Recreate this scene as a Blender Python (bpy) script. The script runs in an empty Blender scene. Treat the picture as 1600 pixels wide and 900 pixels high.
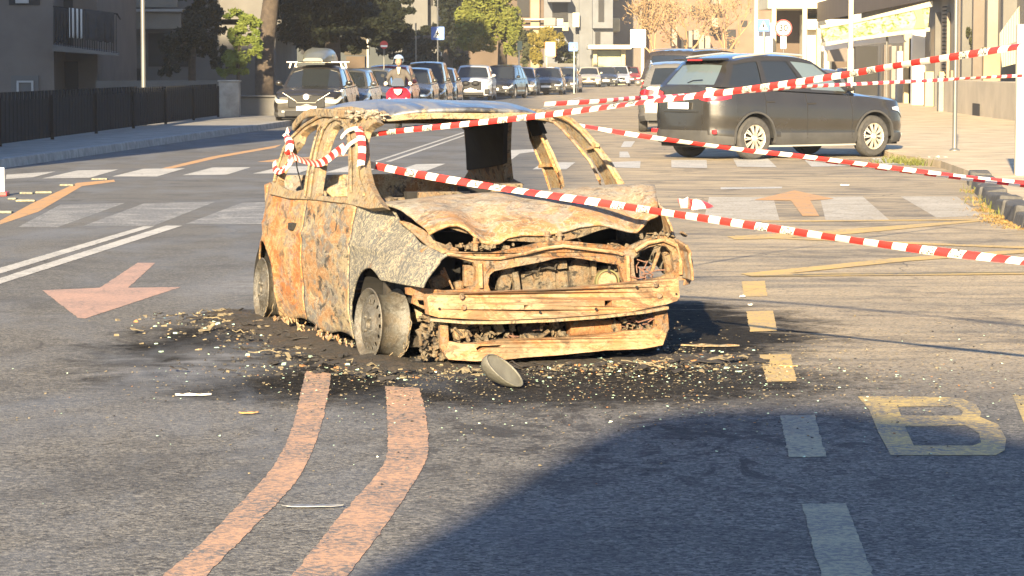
import bpy, bmesh, math, random
from mathutils import Vector, Matrix, noise
from mathutils.geometry import tessellate_polygon
R = math.radians
random.seed(7)
scene = bpy.context.scene
COL = scene.collection
# ------------------------------------------------------------------ camera
F = 4400.0; CAMZ = 1.55; PITCH = math.atan(347/F)
cd = bpy.data.cameras.new('camera'); cam = bpy.data.objects.new('camera', cd); COL.objects.link(cam)
cam.location = (0, 0, CAMZ); cam.rotation_euler = (math.pi/2-PITCH, 0, 0)
cd.sensor_width = 36; cd.lens = F/1600*36; cd.clip_start = .1; cd.clip_end = 2000
scene.camera = cam
# ------------------------------------------------------------------ world, sun, exposure
SUN_EL = R(16.5); SUN_DIR = Vector((.16, 1, 0)).normalized()          # horizontal direction the light travels
wd = bpy.data.worlds.new('World'); scene.world = wd; wd.use_nodes = True
nt = wd.node_tree; nt.nodes.clear()
sky = nt.nodes.new('ShaderNodeTexSky'); sky.sky_type = 'NISHITA'; sky.sun_disc = False
sky.sun_elevation = SUN_EL
sky.sun_rotation = math.atan2(-SUN_DIR.x, -SUN_DIR.y)
sky.altitude = 50; sky.air_density = 1.0; sky.dust_density = .8; sky.ozone_density = 3.0
bg = nt.nodes.new('ShaderNodeBackground'); bg.inputs['Strength'].default_value = .062
wo = nt.nodes.new('ShaderNodeOutputWorld')
tint = nt.nodes.new('ShaderNodeMix'); tint.data_type = 'RGBA'; tint.blend_type = 'MULTIPLY'; tint.inputs[0].default_value = 1.; tint.inputs[7].default_value = (.88, .96, 1.10, 1)
nt.links.new(sky.outputs[0], tint.inputs[6]); nt.links.new(tint.outputs[2], bg.inputs[0]); nt.links.new(bg.outputs[0], wo.inputs[0])
sl = bpy.data.lights.new('sun', 'SUN'); sl.energy = 5.0; sl.angle = R(.55); sl.color = (1, .80, .51)
so = bpy.data.objects.new('sun', sl); COL.objects.link(so); so.location = (-20, -60, 40)
ld = Vector((SUN_DIR.x*math.cos(SUN_EL), SUN_DIR.y*math.cos(SUN_EL), -math.sin(SUN_EL)))
so.rotation_euler = ld.to_track_quat('-Z', 'Y').to_euler()
vs = scene.view_settings; vs.view_transform = 'Standard'; vs.look = 'None'; vs.gamma = 1; vs.use_curve_mapping = False
vs.exposure = 2.2
# ------------------------------------------------------------------ pixel -> place
def ray(px, py):
    u = (px-800)/F; v = (450-py)/F
    return Vector((u, math.cos(PITCH)+v*math.sin(PITCH), -math.sin(PITCH)+v*math.cos(PITCH)))
def G(px, py, z=0.):
    d = ray(px, py); t = (z-CAMZ)/d.z
    return Vector((d.x*t, d.y*t, z))
def P(px, py, Y):
    d = ray(px, py); t = Y/d.y
    return Vector((d.x*t, Y, CAMZ+d.z*t))
CA = math.atan2(-.947, .32); CO = Vector((0, 15.18, 0))
ROT = Matrix.Rotation(-CA, 3, 'Z')
def CP(px, py, n, p):      # ray through a pixel met with a plane given in the burnt car's own frame
    d = ROT @ ray(px, py); o = ROT @ (Vector((0, 0, CAMZ))-CO)
    n = Vector(n); t = (Vector(p)-o).dot(n)/d.dot(n)
    return o+d*t
# ------------------------------------------------------------------ objects
def tag(o, label=None, cat=None, group=None, kind=None):
    if label: o['label'] = label
    if cat: o['category'] = cat
    if group: o['group'] = group
    if kind: o['kind'] = kind
    return o
def empty(name, loc=(0, 0, 0), rz=0., label=None, cat=None, group=None):
    o = bpy.data.objects.new(name, None); COL.objects.link(o); o.location = loc; o.rotation_euler = (0, 0, rz)
    o.empty_display_size = .3
    return tag(o, label, cat, group)
def copy_tree(o, parent=None):
    c = o.copy(); COL.objects.link(c)
    if parent: c.parent = parent
    for ch in list(o.children): copy_tree(ch, c)
    return c
class MB:
    def __init__(s): s.v = []; s.f = []; s.m = []
    def add(s, vs_, fs, m=0):
        b = len(s.v); s.v += [Vector(x) for x in vs_]
        for f in fs: s.f.append([b+i for i in f]); s.m.append(m)
        return s
    def box(s, x0, x1, y0, y1, z0, z1, m=0, M=None):
        vs_ = [Vector((x, y, z)) for x in (x0, x1) for y in (y0, y1) for z in (z0, z1)]
        if M: vs_ = [M @ v for v in vs_]
        return s.add(vs_, [(0, 1, 3, 2), (4, 6, 7, 5), (0, 4, 5, 1), (2, 3, 7, 6), (0, 2, 6, 4), (1, 5, 7, 3)], m)
    def tube(s, pts, r, n=8, m=0, cap=True):
        pts = [Vector(p) for p in pts]; k = len(pts)
        rs = r if isinstance(r, (list, tuple)) else [r]*k
        rings = []
        for i, p in enumerate(pts):
            t = (pts[min(i+1, k-1)]-pts[max(i-1, 0)]).normalized()
            a = Vector((0, 0, 1)) if abs(t.z) < .9 else Vector((1, 0, 0))
            u = t.cross(a).normalized(); w = t.cross(u)
            rings.append([p+(u*math.cos(2*math.pi*j/n)+w*math.sin(2*math.pi*j/n))*rs[i] for j in range(n)])
        b = [x for rg in rings for x in rg]; fs = []
        for i in range(k-1):
            for j in range(n):
                fs.append((i*n+j, i*n+(j+1) % n, (i+1)*n+(j+1) % n, (i+1)*n+j))
        if cap: fs += [tuple(range(n))[::-1], tuple((k-1)*n+j for j in range(n))]
        return s.add(b, fs, m)
    def sweep(s, pts, w, t, ref=(0, 0, 1), m=0, mf=None):   # rectangular section: w along ref side, t across
        pts = [Vector(p) for p in pts]; k = len(pts); ref = Vector(ref)
        ws = w if isinstance(w, (list, tuple)) else [w]*k
        vs_ = []
        for i, p in enumerate(pts):
            tg = (pts[min(i+1, k-1)]-pts[max(i-1, 0)]).normalized()
            a = (ref-tg*ref.dot(tg)).normalized(); b = tg.cross(a)
            for sa, sb in ((1, 1), (1, -1), (-1, -1), (-1, 1)): vs_.append(p+a*ws[i]/2*sa+b*t/2*sb)
        fs = []
        for i in range(k-1):
            for j in range(4): fs.append((i*4+j, i*4+(j+1) % 4, (i+1)*4+(j+1) % 4, (i+1)*4+j))
        fs += [(3, 2, 1, 0), tuple((k-1)*4+j for j in range(4))]
        return s.add(vs_, fs, m)
    def lathe(s, prof, n=24, axis='Z', M=None, m=0):        # prof: (radius, height) pairs
        vs_ = []; k = len(prof)
        for (r, h) in prof:
            for j in range(n):
                a = 2*math.pi*j/n; c, d = r*math.cos(a), r*math.sin(a)
                v = Vector((c, d, h)) if axis == 'Z' else Vector((c, h, d)) if axis == 'Y' else Vector((h, c, d))
                vs_.append(M @ v if M else v)
        fs = [(i*n+j, i*n+(j+1) % n, (i+1)*n+(j+1) % n, (i+1)*n+j) for i in range(k-1) for j in range(n)]
        return s.add(vs_, fs, m)
    def poly(s, loops, front, back, m=0):                    # loops: outer + holes as indexless point lists; front/back map a point
        flat = [p for l in loops for p in l]
        tris = tessellate_polygon([[Vector((p[0], p[1], 0)) for p in l] for l in loops])
        n = len(flat)
        vs_ = [front(p) for p in flat]+[back(p) for p in flat]
        fs = [tuple(t) for t in tris]+[tuple(i+n for i in reversed(t)) for t in tris]
        o = 0
        for l in loops:
            for i in range(len(l)):
                j = (i+1) % len(l); fs.append((o+i, o+j, n+o+j, n+o+i))
            o += len(l)
        return s.add(vs_, fs, m)
    def build(s, name, mats, parent=None, smooth=False, label=None, cat=None, group=None, kind=None, bevel=0, solid=0, recalc=True):
        me = bpy.data.meshes.new(name); me.from_pydata([tuple(v) for v in s.v], [], s.f)
        if not isinstance(mats, (list, tuple)): mats = [mats]
        for m_ in mats: me.materials.append(m_)
        me.polygons.foreach_set('material_index', s.m)
        me.polygons.foreach_set('use_smooth', [smooth]*len(s.f))
        me.update()
        if recalc:
            bm = bmesh.new(); bm.from_mesh(me)
            bmesh.ops.recalc_face_normals(bm, faces=bm.faces); bm.to_mesh(me); bm.free()
        if smooth:
            try: me.set_sharp_from_angle(angle=R(42))
            except Exception: pass
        o = bpy.data.objects.new(name, me); COL.objects.link(o)
        if parent: o.parent = parent
        if solid:
            md = o.modifiers.new('s', 'SOLIDIFY'); md.thickness = solid; md.offset = -1
        if bevel:
            md = o.modifiers.new('b', 'BEVEL'); md.width = bevel; md.segments = 2; md.limit_method = 'ANGLE'; md.angle_limit = R(40)
        return tag(o, label, cat, group, kind)
def subdiv_loop(l, d):
    out = []
    for i in range(len(l)):
        a = l[i]; b = l[(i+1) % len(l)]; out.append(a)
        n = int(math.hypot(a[0]-b[0], a[1]-b[1])/d)
        for k in range(1, n+1):
            t = k/(n+1); out.append((a[0]+(b[0]-a[0])*t, a[1]+(b[1]-a[1])*t))
    return out
def lerp(a, b, t): return a+(b-a)*t
def interp(x, tab):
    if x <= tab[0][0]: return tab[0][1]
    for (a, u), (b, v) in zip(tab, tab[1:]):
        if x <= b: return u+(v-u)*(x-a)/(b-a)
    return tab[-1][1]
def sinterp(x, tab):     # smooth
    if x <= tab[0][0]: return tab[0][1]
    for (a, u), (b, v) in zip(tab, tab[1:]):
        if x <= b:
            t = (x-a)/(b-a); t = t*t*(3-2*t); return u+(v-u)*t
    return tab[-1][1]
def fbm(p, o=4): return noise.fractal(Vector(p), 1., 2., o)
# ------------------------------------------------------------------ materials
class N:
    def __init__(s, name):
        s.m = bpy.data.materials.new(name); s.m.use_nodes = True; s.t = s.m.node_tree; s.t.nodes.clear()
        s.o = s.new('ShaderNodeOutputMaterial'); s.p = s.new('ShaderNodeBsdfPrincipled'); s.l(s.p.outputs[0], s.o.inputs[0])
    def new(s, t, **k):
        n = s.t.nodes.new(t)
        for a, b in k.items(): setattr(n, a, b)
        return n
    def l(s, a, b): s.t.links.new(a, b)
    def setp(s, **k):
        for a, b in k.items():
            a = {'rough': 'Roughness', 'metal': 'Metallic', 'col': 'Base Color', 'spec': 'Specular IOR Level', 'coat': 'Coat Weight', 'trans': 'Transmission Weight', 'alpha': 'Alpha'}.get(a, a)
            if hasattr(b, 'links') or hasattr(b, 'is_output'): s.l(b, s.p.inputs[a])
            else:
                if isinstance(b, tuple) and len(b) == 3: b = (*b, 1)
                s.p.inputs[a].default_value = b
    def coord(s, kind='obj', scale=(1, 1, 1), rot=(0, 0, 0)):
        if kind == 'world': c = s.new('ShaderNodeNewGeometry').outputs['Position']
        else: c = s.new('ShaderNodeTexCoord').outputs['Object']
        mp = s.new('ShaderNodeMapping'); mp.inputs['Scale'].default_value = scale; mp.inputs['Rotation'].default_value = rot
        s.l(c, mp.inputs[0]); return mp.outputs[0]
    def noise(s, vec, scale, detail=4, rough=.55, dist=0., lo=None, hi=None):
        n = s.new('ShaderNodeTexNoise'); n.inputs['Scale'].default_value = scale; n.inputs['Detail'].default_value = detail
        n.inputs['Roughness'].default_value = rough; n.inputs['Distortion'].default_value = dist
        s.l(vec, n.inputs['Vector']); o = n.outputs['Fac']
        return s.rng(o, lo, hi) if lo is not None else o
    def rng(s, v, lo, hi, a=0., b=1.):
        r = s.new('ShaderNodeMapRange'); r.inputs['From Min'].default_value = lo; r.inputs['From Max'].default_value = hi
        r.inputs['To Min'].default_value = a; r.inputs['To Max'].default_value = b; r.clamp = True
        s.l(v, r.inputs['Value']); return r.outputs[0]
    def vor(s, vec, scale, feature='F1', lo=None, hi=None, out='Distance'):
        n = s.new('ShaderNodeTexVoronoi', feature=feature); n.inputs['Scale'].default_value = scale
        s.l(vec, n.inputs['Vector']); o = n.outputs[out]
        return s.rng(o, lo, hi) if lo is not None else o
    def math(s, op, a, b=0.):
        n = s.new('ShaderNodeMath', operation=op)
        for i, x in enumerate((a, b)):
            if hasattr(x, 'is_output'): s.l(x, n.inputs[i])
            else: n.inputs[i].default_value = x
        return n.outputs[0]
    def mix(s, f, a, b, mode='MIX'):
        n = s.new('ShaderNodeMix', data_type='RGBA', blend_type=mode)
        for i, x in ((0, f), (6, a), (7, b)):
            if hasattr(x, 'is_output'): s.l(x, n.inputs[i])
            else: n.inputs[i].default_value = (*x, 1) if isinstance(x, tuple) and len(x) == 3 else x
        return n.outputs[2]
    def bump(s, h, strength=.5, dist=.01):
        n = s.new('ShaderNodeBump'); n.inputs['Strength'].default_value = strength; n.inputs['Distance'].default_value = dist
        s.l(h, n.inputs['Height']); s.l(n.outputs[0], s.p.inputs['Normal'])
def plain(name, col, rough=.6, var=.25, scale=6., metal=0., bump=0., spec=.5, coat=0., kind='obj', stretch=(1, 1, 1), bs=None):
    n = N(name); c = n.coord(kind, stretch)
    f = n.noise(c, scale, 5, .6, .3, .3, .7)
    dark = tuple(x*(1-var) for x in col); light = tuple(min(1, x*(1+var*.6)) for x in col)
    n.setp(col=n.mix(f, dark, light), rough=rough, metal=metal, spec=spec, coat=coat)
    if bump: n.bump(n.noise(c, bs or scale*6, 4), bump, .02)
    return n.m
def car_paint(name, col, metal=.4, rough=.24, dust=.10):
    n = N(name); c = n.coord('obj')
    d = n.noise(c, 2.2, 5, .6, .4, .35, .75)
    z = n.new('ShaderNodeSeparateXYZ'); n.l(c, z.inputs[0])
    low = n.rng(z.outputs[2], .15, .6, 1., 0.)
    f = n.math('MULTIPLY', n.math('ADD', n.math('MULTIPLY', d, .6), n.math('MULTIPLY', low, .8)), dust*1.6)
    n.setp(col=n.mix(f, col, (.17, .145, .11)), rough=n.rng(d, 0, 1, rough, rough+.18), metal=metal, coat=.5)
    n.p.inputs['Coat Roughness'].default_value = .08
    return n.m
GLOBAL = {}
def asphalt_color(n, w):
    big = n.noise(w, .35, 5, .6, .5, .3, .7)
    mid = n.noise(w, 2.4, 5, .65, .8, .3, .72)
    col = n.mix(big, (.070, .073, .078), (.118, .114, .106))
    col = n.mix(n.math('MULTIPLY', mid, .5), col, (.13, .123, .110))
    sx = n.new('ShaderNodeSeparateXYZ'); n.l(w, sx.inputs[0])
    # the right lane is dusty and pale
    rx = n.math('ADD', sx.outputs[0], n.math('MULTIPLY', n.noise(w, .6, 4, .6, .3), 1.6))
    dust = n.math('MULTIPLY', n.rng(rx, 1.0, 2.6), n.rng(sx.outputs[1], 12.5, 15.5))
    col = n.mix(n.math('MULTIPLY', dust, n.rng(n.noise(n.coord('world', (.35, 1.3, 1)), .8, 6, .65, .8), .4, .58, .55, 1.)), col, (.42, .335, .215))
    ft = n.math('MULTIPLY', n.noise(n.coord('world', (.5, 2.2, 1)), 1.3, 5, .6, .6, .52, .62), n.rng(dust, 0, 1, .0, .5))
    col = n.mix(ft, col, (.08, .078, .075))
    # coarse stones
    st = n.vor(w, 85, lo=.12, hi=.42)
    st2 = n.noise(w, 55, 3, .6, 1.2, .52, .66)
    near = n.rng(sx.outputs[1], 10, 30, 1, .25)
    col = n.mix(n.math('MULTIPLY', n.math('MULTIPLY', st2, near), .75), col, (.30, .285, .25))
    dk = n.noise(w, 42, 4, .7, 1.0, .54, .68)
    col = n.mix(n.math('MULTIPLY', n.math('MULTIPLY', dk, near), .85), col, (.028, .028, .03))
    vc = n.new('ShaderNodeTexVoronoi'); vc.inputs['Scale'].default_value = 62; n.l(w, vc.inputs['Vector']); vs_ = n.new('ShaderNodeSeparateColor'); n.l(vc.outputs['Color'], vs_.inputs[0])
    stone = n.rng(vs_.outputs[0], .0, 1., .0, 1.)
    col = n.mix(n.math('MULTIPLY', n.math('MULTIPLY', n.rng(stone, .72, .95), near), .6), col, (.26, .245, .215))
    col = n.mix(n.math('MULTIPLY', n.math('MULTIPLY', n.rng(stone, .35, .05), near), .75), col, (.022, .022, .024))
    pt = n.noise(w, .9, 7, .7, 1.0, .5, .62)
    col = n.mix(n.math('MULTIPLY', pt, .42), col, (.035, .036, .04))
    # cracks
    ck = n.vor(n.mixvec(w, 1.1), .42, 'DISTANCE_TO_EDGE', 0.0, .006)
    ck = n.math('MULTIPLY', n.math('SUBTRACT', 1., ck), n.noise(w, .25, 2, .5, 0, .5, .56))
    col = n.mix(n.math('MULTIPLY', ck, .7), col, (.03, .03, .032))
    # oil drops / tar stains
    oil = n.math('MULTIPLY', n.noise(n.coord('world', (1, .55, 1)), 3.2, 7, .75, 1.4, .50, .58), n.ell(w, (.6, 11.6), (1.6, 2.3), .4))
    col = n.mix(n.math('MULTIPLY', oil, .85), col, (.022, .022, .024))
    return col, sx, st, dk
def _mixvec(n, w, amt):
    nz = n.new('ShaderNodeTexNoise'); nz.inputs['Scale'].default_value = .7; nz.inputs['Detail'].default_value = 5; n.l(w, nz.inputs['Vector'])
    a = n.new('ShaderNodeVectorMath', operation='SCALE'); n.l(nz.outputs['Color'], a.inputs[0]); a.inputs['Scale'].default_value = amt
    b = n.new('ShaderNodeVectorMath', operation='ADD'); n.l(w, b.inputs[0]); n.l(a.outputs[0], b.inputs[1]); return b.outputs[0]
def _ell(n, w, c, r, soft, rot=0.):
    mp = n.new('ShaderNodeMapping'); mp.vector_type = 'TEXTURE'
    mp.inputs['Location'].default_value = (c[0], c[1], 0); mp.inputs['Scale'].default_value = (r[0], r[1], 1); mp.inputs['Rotation'].default_value = (0, 0, rot)
    n.l(w, mp.inputs[0]); le = n.new('ShaderNodeVectorMath', operation='LENGTH'); n.l(mp.outputs[0], le.inputs[0])
    return n.rng(le.outputs['Value'], soft, 1., 1., 0.)
N.mixvec = _mixvec; N.ell = _ell
def make_asphalt():
    n = N('asphalt'); w = n.coord('world')
    col, sx, st, dk = asphalt_color(n, w)
    # burnt stain round the wreck, ragged
    rag = n.noise(w, 2.6, 7, .72, .8)
    e = n.ell(w, (-.25, 16.0), (2.3, 3.6), .35, -.3)
    burn = n.rng(n.math('ADD', e, n.math('MULTIPLY', rag, 1.1)), .66, .98)
    col = n.mix(n.math('MULTIPLY', burn, .95), col, n.mix(n.noise(w, 16, 6, .75, .8, .45, .62), (.009, .0088, .0085), (.032, .029, .025)))
    e2 = n.ell(w, (.0, 13.8), (2.3, 1.5), .1, .05)
    burn2 = n.rng(n.math('ADD', e2, n.math('MULTIPLY', n.noise(w, 7, 7, .75, .6), 1.0)), .66, .98)
    col = n.mix(n.math('MULTIPLY', burn2, .9), col, n.mix(n.noise(w, 22, 6, .78, .8, .47, .62), (.010, .0098, .0095), (.05, .045, .038)))
    # dried foam
    fo = n.math('MULTIPLY', n.ell(w, (-1.62, 14.55), (.62, 1.35), .0, -.2), n.noise(w, 3, 6, .65, .6, .3, .65))
    col = n.mix(n.math('MULTIPLY', fo, .6), col, (.42, .44, .48))
    fo2 = n.math('MULTIPLY', n.ell(w, (-1.75, 20.4), (.5, 2.2), .0, -.25), n.noise(w, 3, 6, .65, .6, .3, .65))
    col = n.mix(n.math('MULTIPLY', fo2, .4), col, (.40, .42, .46))
    left_sheen = n.math('MULTIPLY', n.noise(n.coord('world', (1.2, .45, 1)), 1.1, 4, .6, .5, .45, .7), n.rng(sx.outputs[0], .6, -.8))  # bluish sheen of the sunlit left lane, put into the colour
    col = n.mix(n.math('MULTIPLY', left_sheen, .45), col, (.15, .17, .205))
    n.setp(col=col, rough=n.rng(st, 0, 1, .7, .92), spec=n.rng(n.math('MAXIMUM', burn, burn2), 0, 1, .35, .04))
    h = n.math('ADD', n.math('MULTIPLY', st, .8), n.math('MULTIPLY', n.noise(w, 30, 5, .65), 1.3))
    n.bump(h, .55, .012)
    return n.m
def paint_mat(name, colr, wear=.45, worn=(.11, .108, .1), lo=.46, hi=.62):
    n = N(name); w = n.coord('world')
    a = n.noise(w, 34, 6, .75, .6, lo, lo+(hi-lo)*.6); b = n.noise(w, 2.2, 5, .6, .6, .38, .68)
    f = n.math('MINIMUM', n.math('MULTIPLY', n.math('ADD', n.math('MULTIPLY', a, n.rng(b, 0, 1, .5, 1.1)), n.math('MULTIPLY', b, .30)), wear*1.5), .95)
    ck = n.vor(n.mixvec(w, .6), 1.6, 'DISTANCE_TO_EDGE', .0, .02)
    col = n.mix(f, colr, worn); col = n.mix(n.math('MULTIPLY', n.math('SUBTRACT', 1, ck), .35), col, (.06, .06, .06))
    n.setp(col=col, rough=.7)
    n.bump(n.noise(w, 45, 5, .65), .4, .01)
    return n.m
def rust(name, A, B, C_, D, sc=3.4, greyamt=.5, darkamt=.5, stretch=(1, 1, 1), metal=.0, rough=.85, bump=.7, orange=.5, band=None):
    """A pale scale, B orange rust, C_ grey ash, D soot: hard edged patches at several sizes"""
    n = N(name); c0 = n.coord('obj', stretch); c = n.mixvec(c0, .10)
    f1 = n.noise(c, sc, 9, .66, .6, .455, .545)
    if band:
        sp = n.new('ShaderNodeSeparateXYZ'); n.l(c0, sp.inputs[0])
        bm_ = n.rng(n.math('ADD', sp.outputs[0], n.math('MULTIPLY', n.noise(c, 4, 5, .6), .5)), band[0], band[1])
        f1 = n.math('MAXIMUM', n.math('MULTIPLY', f1, .35), bm_)
    f2 = n.noise(c, sc*1.7, 9, .7, .7, .49, .55)
    f3 = n.noise(c, sc*2.9, 8, .72, .6, .555, .60)
    f3b = n.noise(c, sc*.8, 8, .7, 1.2, .58, .64)
    col = n.mix(n.math('MULTIPLY', f1, orange), A, B)
    col = n.mix(n.math('MULTIPLY', f2, greyamt), col, C_)
    hue = n.noise(c, sc*6, 6, .7, 1., .42, .6)
    col = n.mix(n.math('MULTIPLY', hue, .45), col, tuple(x*.55 for x in B))
    l1 = n.noise(c, sc*3.2, 7, .68, .8)
    ln = n.math('SUBTRACT', 1., n.rng(n.math('ABSOLUTE', n.math('SUBTRACT', l1, .5)), .004, .022))
    col = n.mix(n.math('MULTIPLY', ln, .55), col, tuple(min(.6, x*1.5+.04) for x in A))
    col = n.mix(n.math('MULTIPLY', f3, darkamt), col, D)
    col = n.mix(n.math('MULTIPLY', f3b, darkamt*.9), col, tuple(x*1.6 for x in D))
    pit = n.noise(c, sc*22, 5, .75, .5, .56, .64)
    col = n.mix(n.math('MULTIPLY', pit, .55), col, tuple(x*.8 for x in D))
    n.setp(col=col, rough=rough, metal=metal)
    h = n.math('ADD', n.math('MULTIPLY', n.noise(c, sc*4, 7, .7, 1.0), 1.2), n.math('ADD', n.math('MULTIPLY', f2, .25), n.math('MULTIPLY', ln, .3)))
    n.bump(n.math('SUBTRACT', h, n.math('MULTIPLY', pit, .3)), bump, .014)
    return n.m
M = {}
M['asphalt'] = make_asphalt()
M['white_paint'] = paint_mat('white_paint', (.50, .48, .43), .38)
M['white_faded'] = paint_mat('faded_white_paint', (.38, .365, .33), .8, lo=.40, hi=.6)
M['orange_paint'] = paint_mat('orange_paint', (.50, .29, .165), .62)
M['salmon_paint'] = paint_mat('salmon_paint', (.45, .27, .19), .4)
M['amber_paint'] = paint_mat('amber_paint', (.54, .27, .07), .5, (.27, .22, .15))
M['white_dusty'] = paint_mat('dusty_white_paint', (.50, .46, .38), .75, (.29, .25, .18), lo=.42, hi=.6)
M['yellow_paint'] = paint_mat('yellow_paint', (.56, .37, .09), .5, (.27, .22, .15))
M['yellow_worn'] = paint_mat('worn_yellow_paint', (.50, .36, .10), .62, lo=.44, hi=.6)
M['yellow_faded'] = paint_mat('faded_yellow_paint', (.30, .28, .17), .75)
M['rust_front'] = rust('rust_cream', (.25, .18, .10), (.26, .115, .04), (.18, .165, .13), (.03, .024, .018), 5.2, .75, .85, orange=.85)
M['rust_beam'] = rust('rust_beam', (.30, .185, .095), (.30, .14, .055), (.30, .24, .155), (.05, .034, .02), 2.6, .65, .6, stretch=(1, .5, 1), orange=.8, bump=.4)
M['rust_side'] = rust('rust_side', (.34, .26, .145), (.29, .125, .038), (.17, .168, .155), (.032, .028, .024), 3.2, 1., .85, stretch=(1., 1, 1.), orange=.8, bump=.35)
M['rust_quarter'] = rust('rust_quarter', (.33, .22, .10), (.33, .12, .03), (.17, .165, .15), (.03, .026, .022), 4.2, .75, .65, stretch=(.5, 1, 1), orange=1., bump=.35)
M['rust_door'] = rust('rust_door', (.27, .225, .14), (.29, .13, .04), (.135, .134, .125), (.026, .024, .021), 4.6, 1., .9, stretch=(.5, 1, 1), orange=.75, bump=.35)
M['rust_pillar'] = rust('rust_pillar', (.30, .235, .135), (.25, .135, .05), (.20, .185, .15), (.045, .034, .024), 8.5, .8, .75, orange=.7, bump=.45)
M['hood'] = rust('hood_ash', (.29, .26, .195), (.31, .16, .06), (.22, .215, .195), (.06, .045, .03), 3.6, .8, .6, stretch=(1.1, .85, 1), orange=.9, bump=.5, band=(.42, .75))
M['junk'] = rust('engine_ash', (.20, .16, .10), (.19, .10, .045), (.15, .14, .115), (.014, .012, .01), 9, .7, .95, orange=.5)
M['junk_pink'] = rust('copper_wire', (0.235, 0.123, 0.084), (0.224, 0.090, 0.056), (0.190, 0.146, 0.112), (0.045, 0.022, 0.017), 9, .4, .3)
M['junk_orange'] = rust('orange_canister', (0.280, 0.134, 0.050), (0.258, 0.095, 0.028), (0.235, 0.179, 0.112), (0.067, 0.034, 0.017), 5, .3, .3)
M['rim'] = rust('burnt_rim', (.12, .117, .105), (.12, .09, .055), (.085, .084, .08), (.03, .025, .02), 7, .7, .5, rough=.55, metal=.3, orange=.5, bump=.3)
M['char'] = plain('char', (.012, .011, .010), .95, .5, 8)
M['soot'] = rust('soot', (.04, .035, .03), (.05, .035, .02), (.025, .024, .022), (.01, .01, .01), 5, .5, .5)
def fender_mat():
    n = N('ash_blistered_fender'); c = n.coord('obj', (1.3, 1, 1), (0, .35, 0))
    wv = n.mixvec(c, .25)
    l1 = n.noise(wv, 17, 4, .6, 2.0)
    lines = n.math('SUBTRACT', 1., n.rng(n.math('ABSOLUTE', n.math('SUBTRACT', l1, .5)), -.0, .05))
    col = n.mix(n.noise(c, 4, 5, .6, .8, .35, .65), (.075, .075, .073), (.12, .118, .108))
    col = n.mix(n.math('MULTIPLY', lines, .95), col, (.40, .35, .24))
    col = n.mix(n.noise(c, 3.1, 5, .65, 1., .57, .7), col, (.24, .13, .055))
    n.setp(col=col, rough=.8); n.bump(n.math('ADD', lines, n.noise(c, 30, 4)), .5, .008)
    return n.m
M['fender'] = fender_mat()
def roof_mat():
    n = N('scorched_roof_steel'); c = n.coord('obj', (.5, 1.3, 1))
    a = n.noise(c, 4, 7, .65, .8, .42, .6); b = n.noise(c, 8, 7, .72, .8, .53, .62)
    col = n.mix(a, (.055, .058, .068), (.19, .20, .22)); col = n.mix(b, col, (.25, .21, .14))
    n.setp(col=col, rough=n.rng(a, 0, 1, .28, .5), metal=n.rng(b, 0, 1, .3, .05)); n.bump(n.noise(c, 3, 3), .3, .05)
    return n.m
M['roof'] = roof_mat()
M['black'] = plain('black_plastic', (.006, .006, .0065), .6, .3, spec=.3)
M['rubber'] = plain('tyre_rubber', (.045, .043, .04), .85, .35, 12)
M['mirror_plastic'] = plain('scorched_mirror_plastic', (.10, .096, .078), .55, .4, 9, bump=.3)
M['red_tape'] = plain('red_tape', (.62, .035, .03), .4, .15, 3)
M['white_tape'] = plain('white_tape', (.80, .74, .62), .4, .12, 3)
M['black_ink'] = plain('black_ink', (.02, .02, .02), .6, .1)
M['stone'] = plain('pavement_slabs', (.24, .225, .195), .85, .3, 3, bump=.3, kind='world')
M['sand_pavement'] = plain('sandy_pavement', (.46, .37, .24), .85, .35, 1.6, bump=.3, kind='world')
M['kerb'] = plain('kerb_stone', (.27, .26, .24), .8, .35, 5, bump=.4, kind='world')
M['kerb_dark'] = plain('dark_kerb_stone', (.075, .072, .068), .85, .5, 7, bump=.6, kind='world')
M['concrete'] = plain('stained_concrete', (.30, .28, .24), .85, .4, 2.5, bump=.3)
M['debris_ash'] = plain('ash_flakes', (.19, .155, .095), .9, .5, 30, kind='world')
M['debris_dark'] = plain('charred_flakes', (.025, .022, .02), .8, .5, 30, kind='world')
M['debris_rust'] = plain('rust_flakes', (.33, .16, .06), .9, .5, 30, kind='world')
n_ = N('broken_glass'); n_.setp(col=(.36, .5, .38), rough=.12, spec=.8); M['debris_glass'] = n_.m
n_ = N('car_glass'); n_.setp(col=(.016, .019, .021), rough=.05, spec=.8, coat=.3); M['glass'] = n_.m
n_ = N('bright_glass'); n_.setp(col=(.10, .13, .14), rough=.06, spec=1., coat=.5); M['glass_pale'] = n_.m  # paler copy of the car glass; bright reflections put into its colour
n_ = N('lamp_lens'); n_.setp(col=(.72, .70, .62), rough=.12, metal=.5, coat=.6); M['lens'] = n_.m
n_ = N('red_lens'); n_.setp(col=(.45, .015, .02), rough=.15, coat=.8); M['red_lens'] = n_.m
n_ = N('chrome'); n_.setp(col=(.85, .78, .64), rough=.3, metal=.75); M['chrome'] = n_.m
n_ = N('number_plate'); n_.setp(col=(.82, .80, .74), rough=.45); M['plate'] = n_.m
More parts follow.
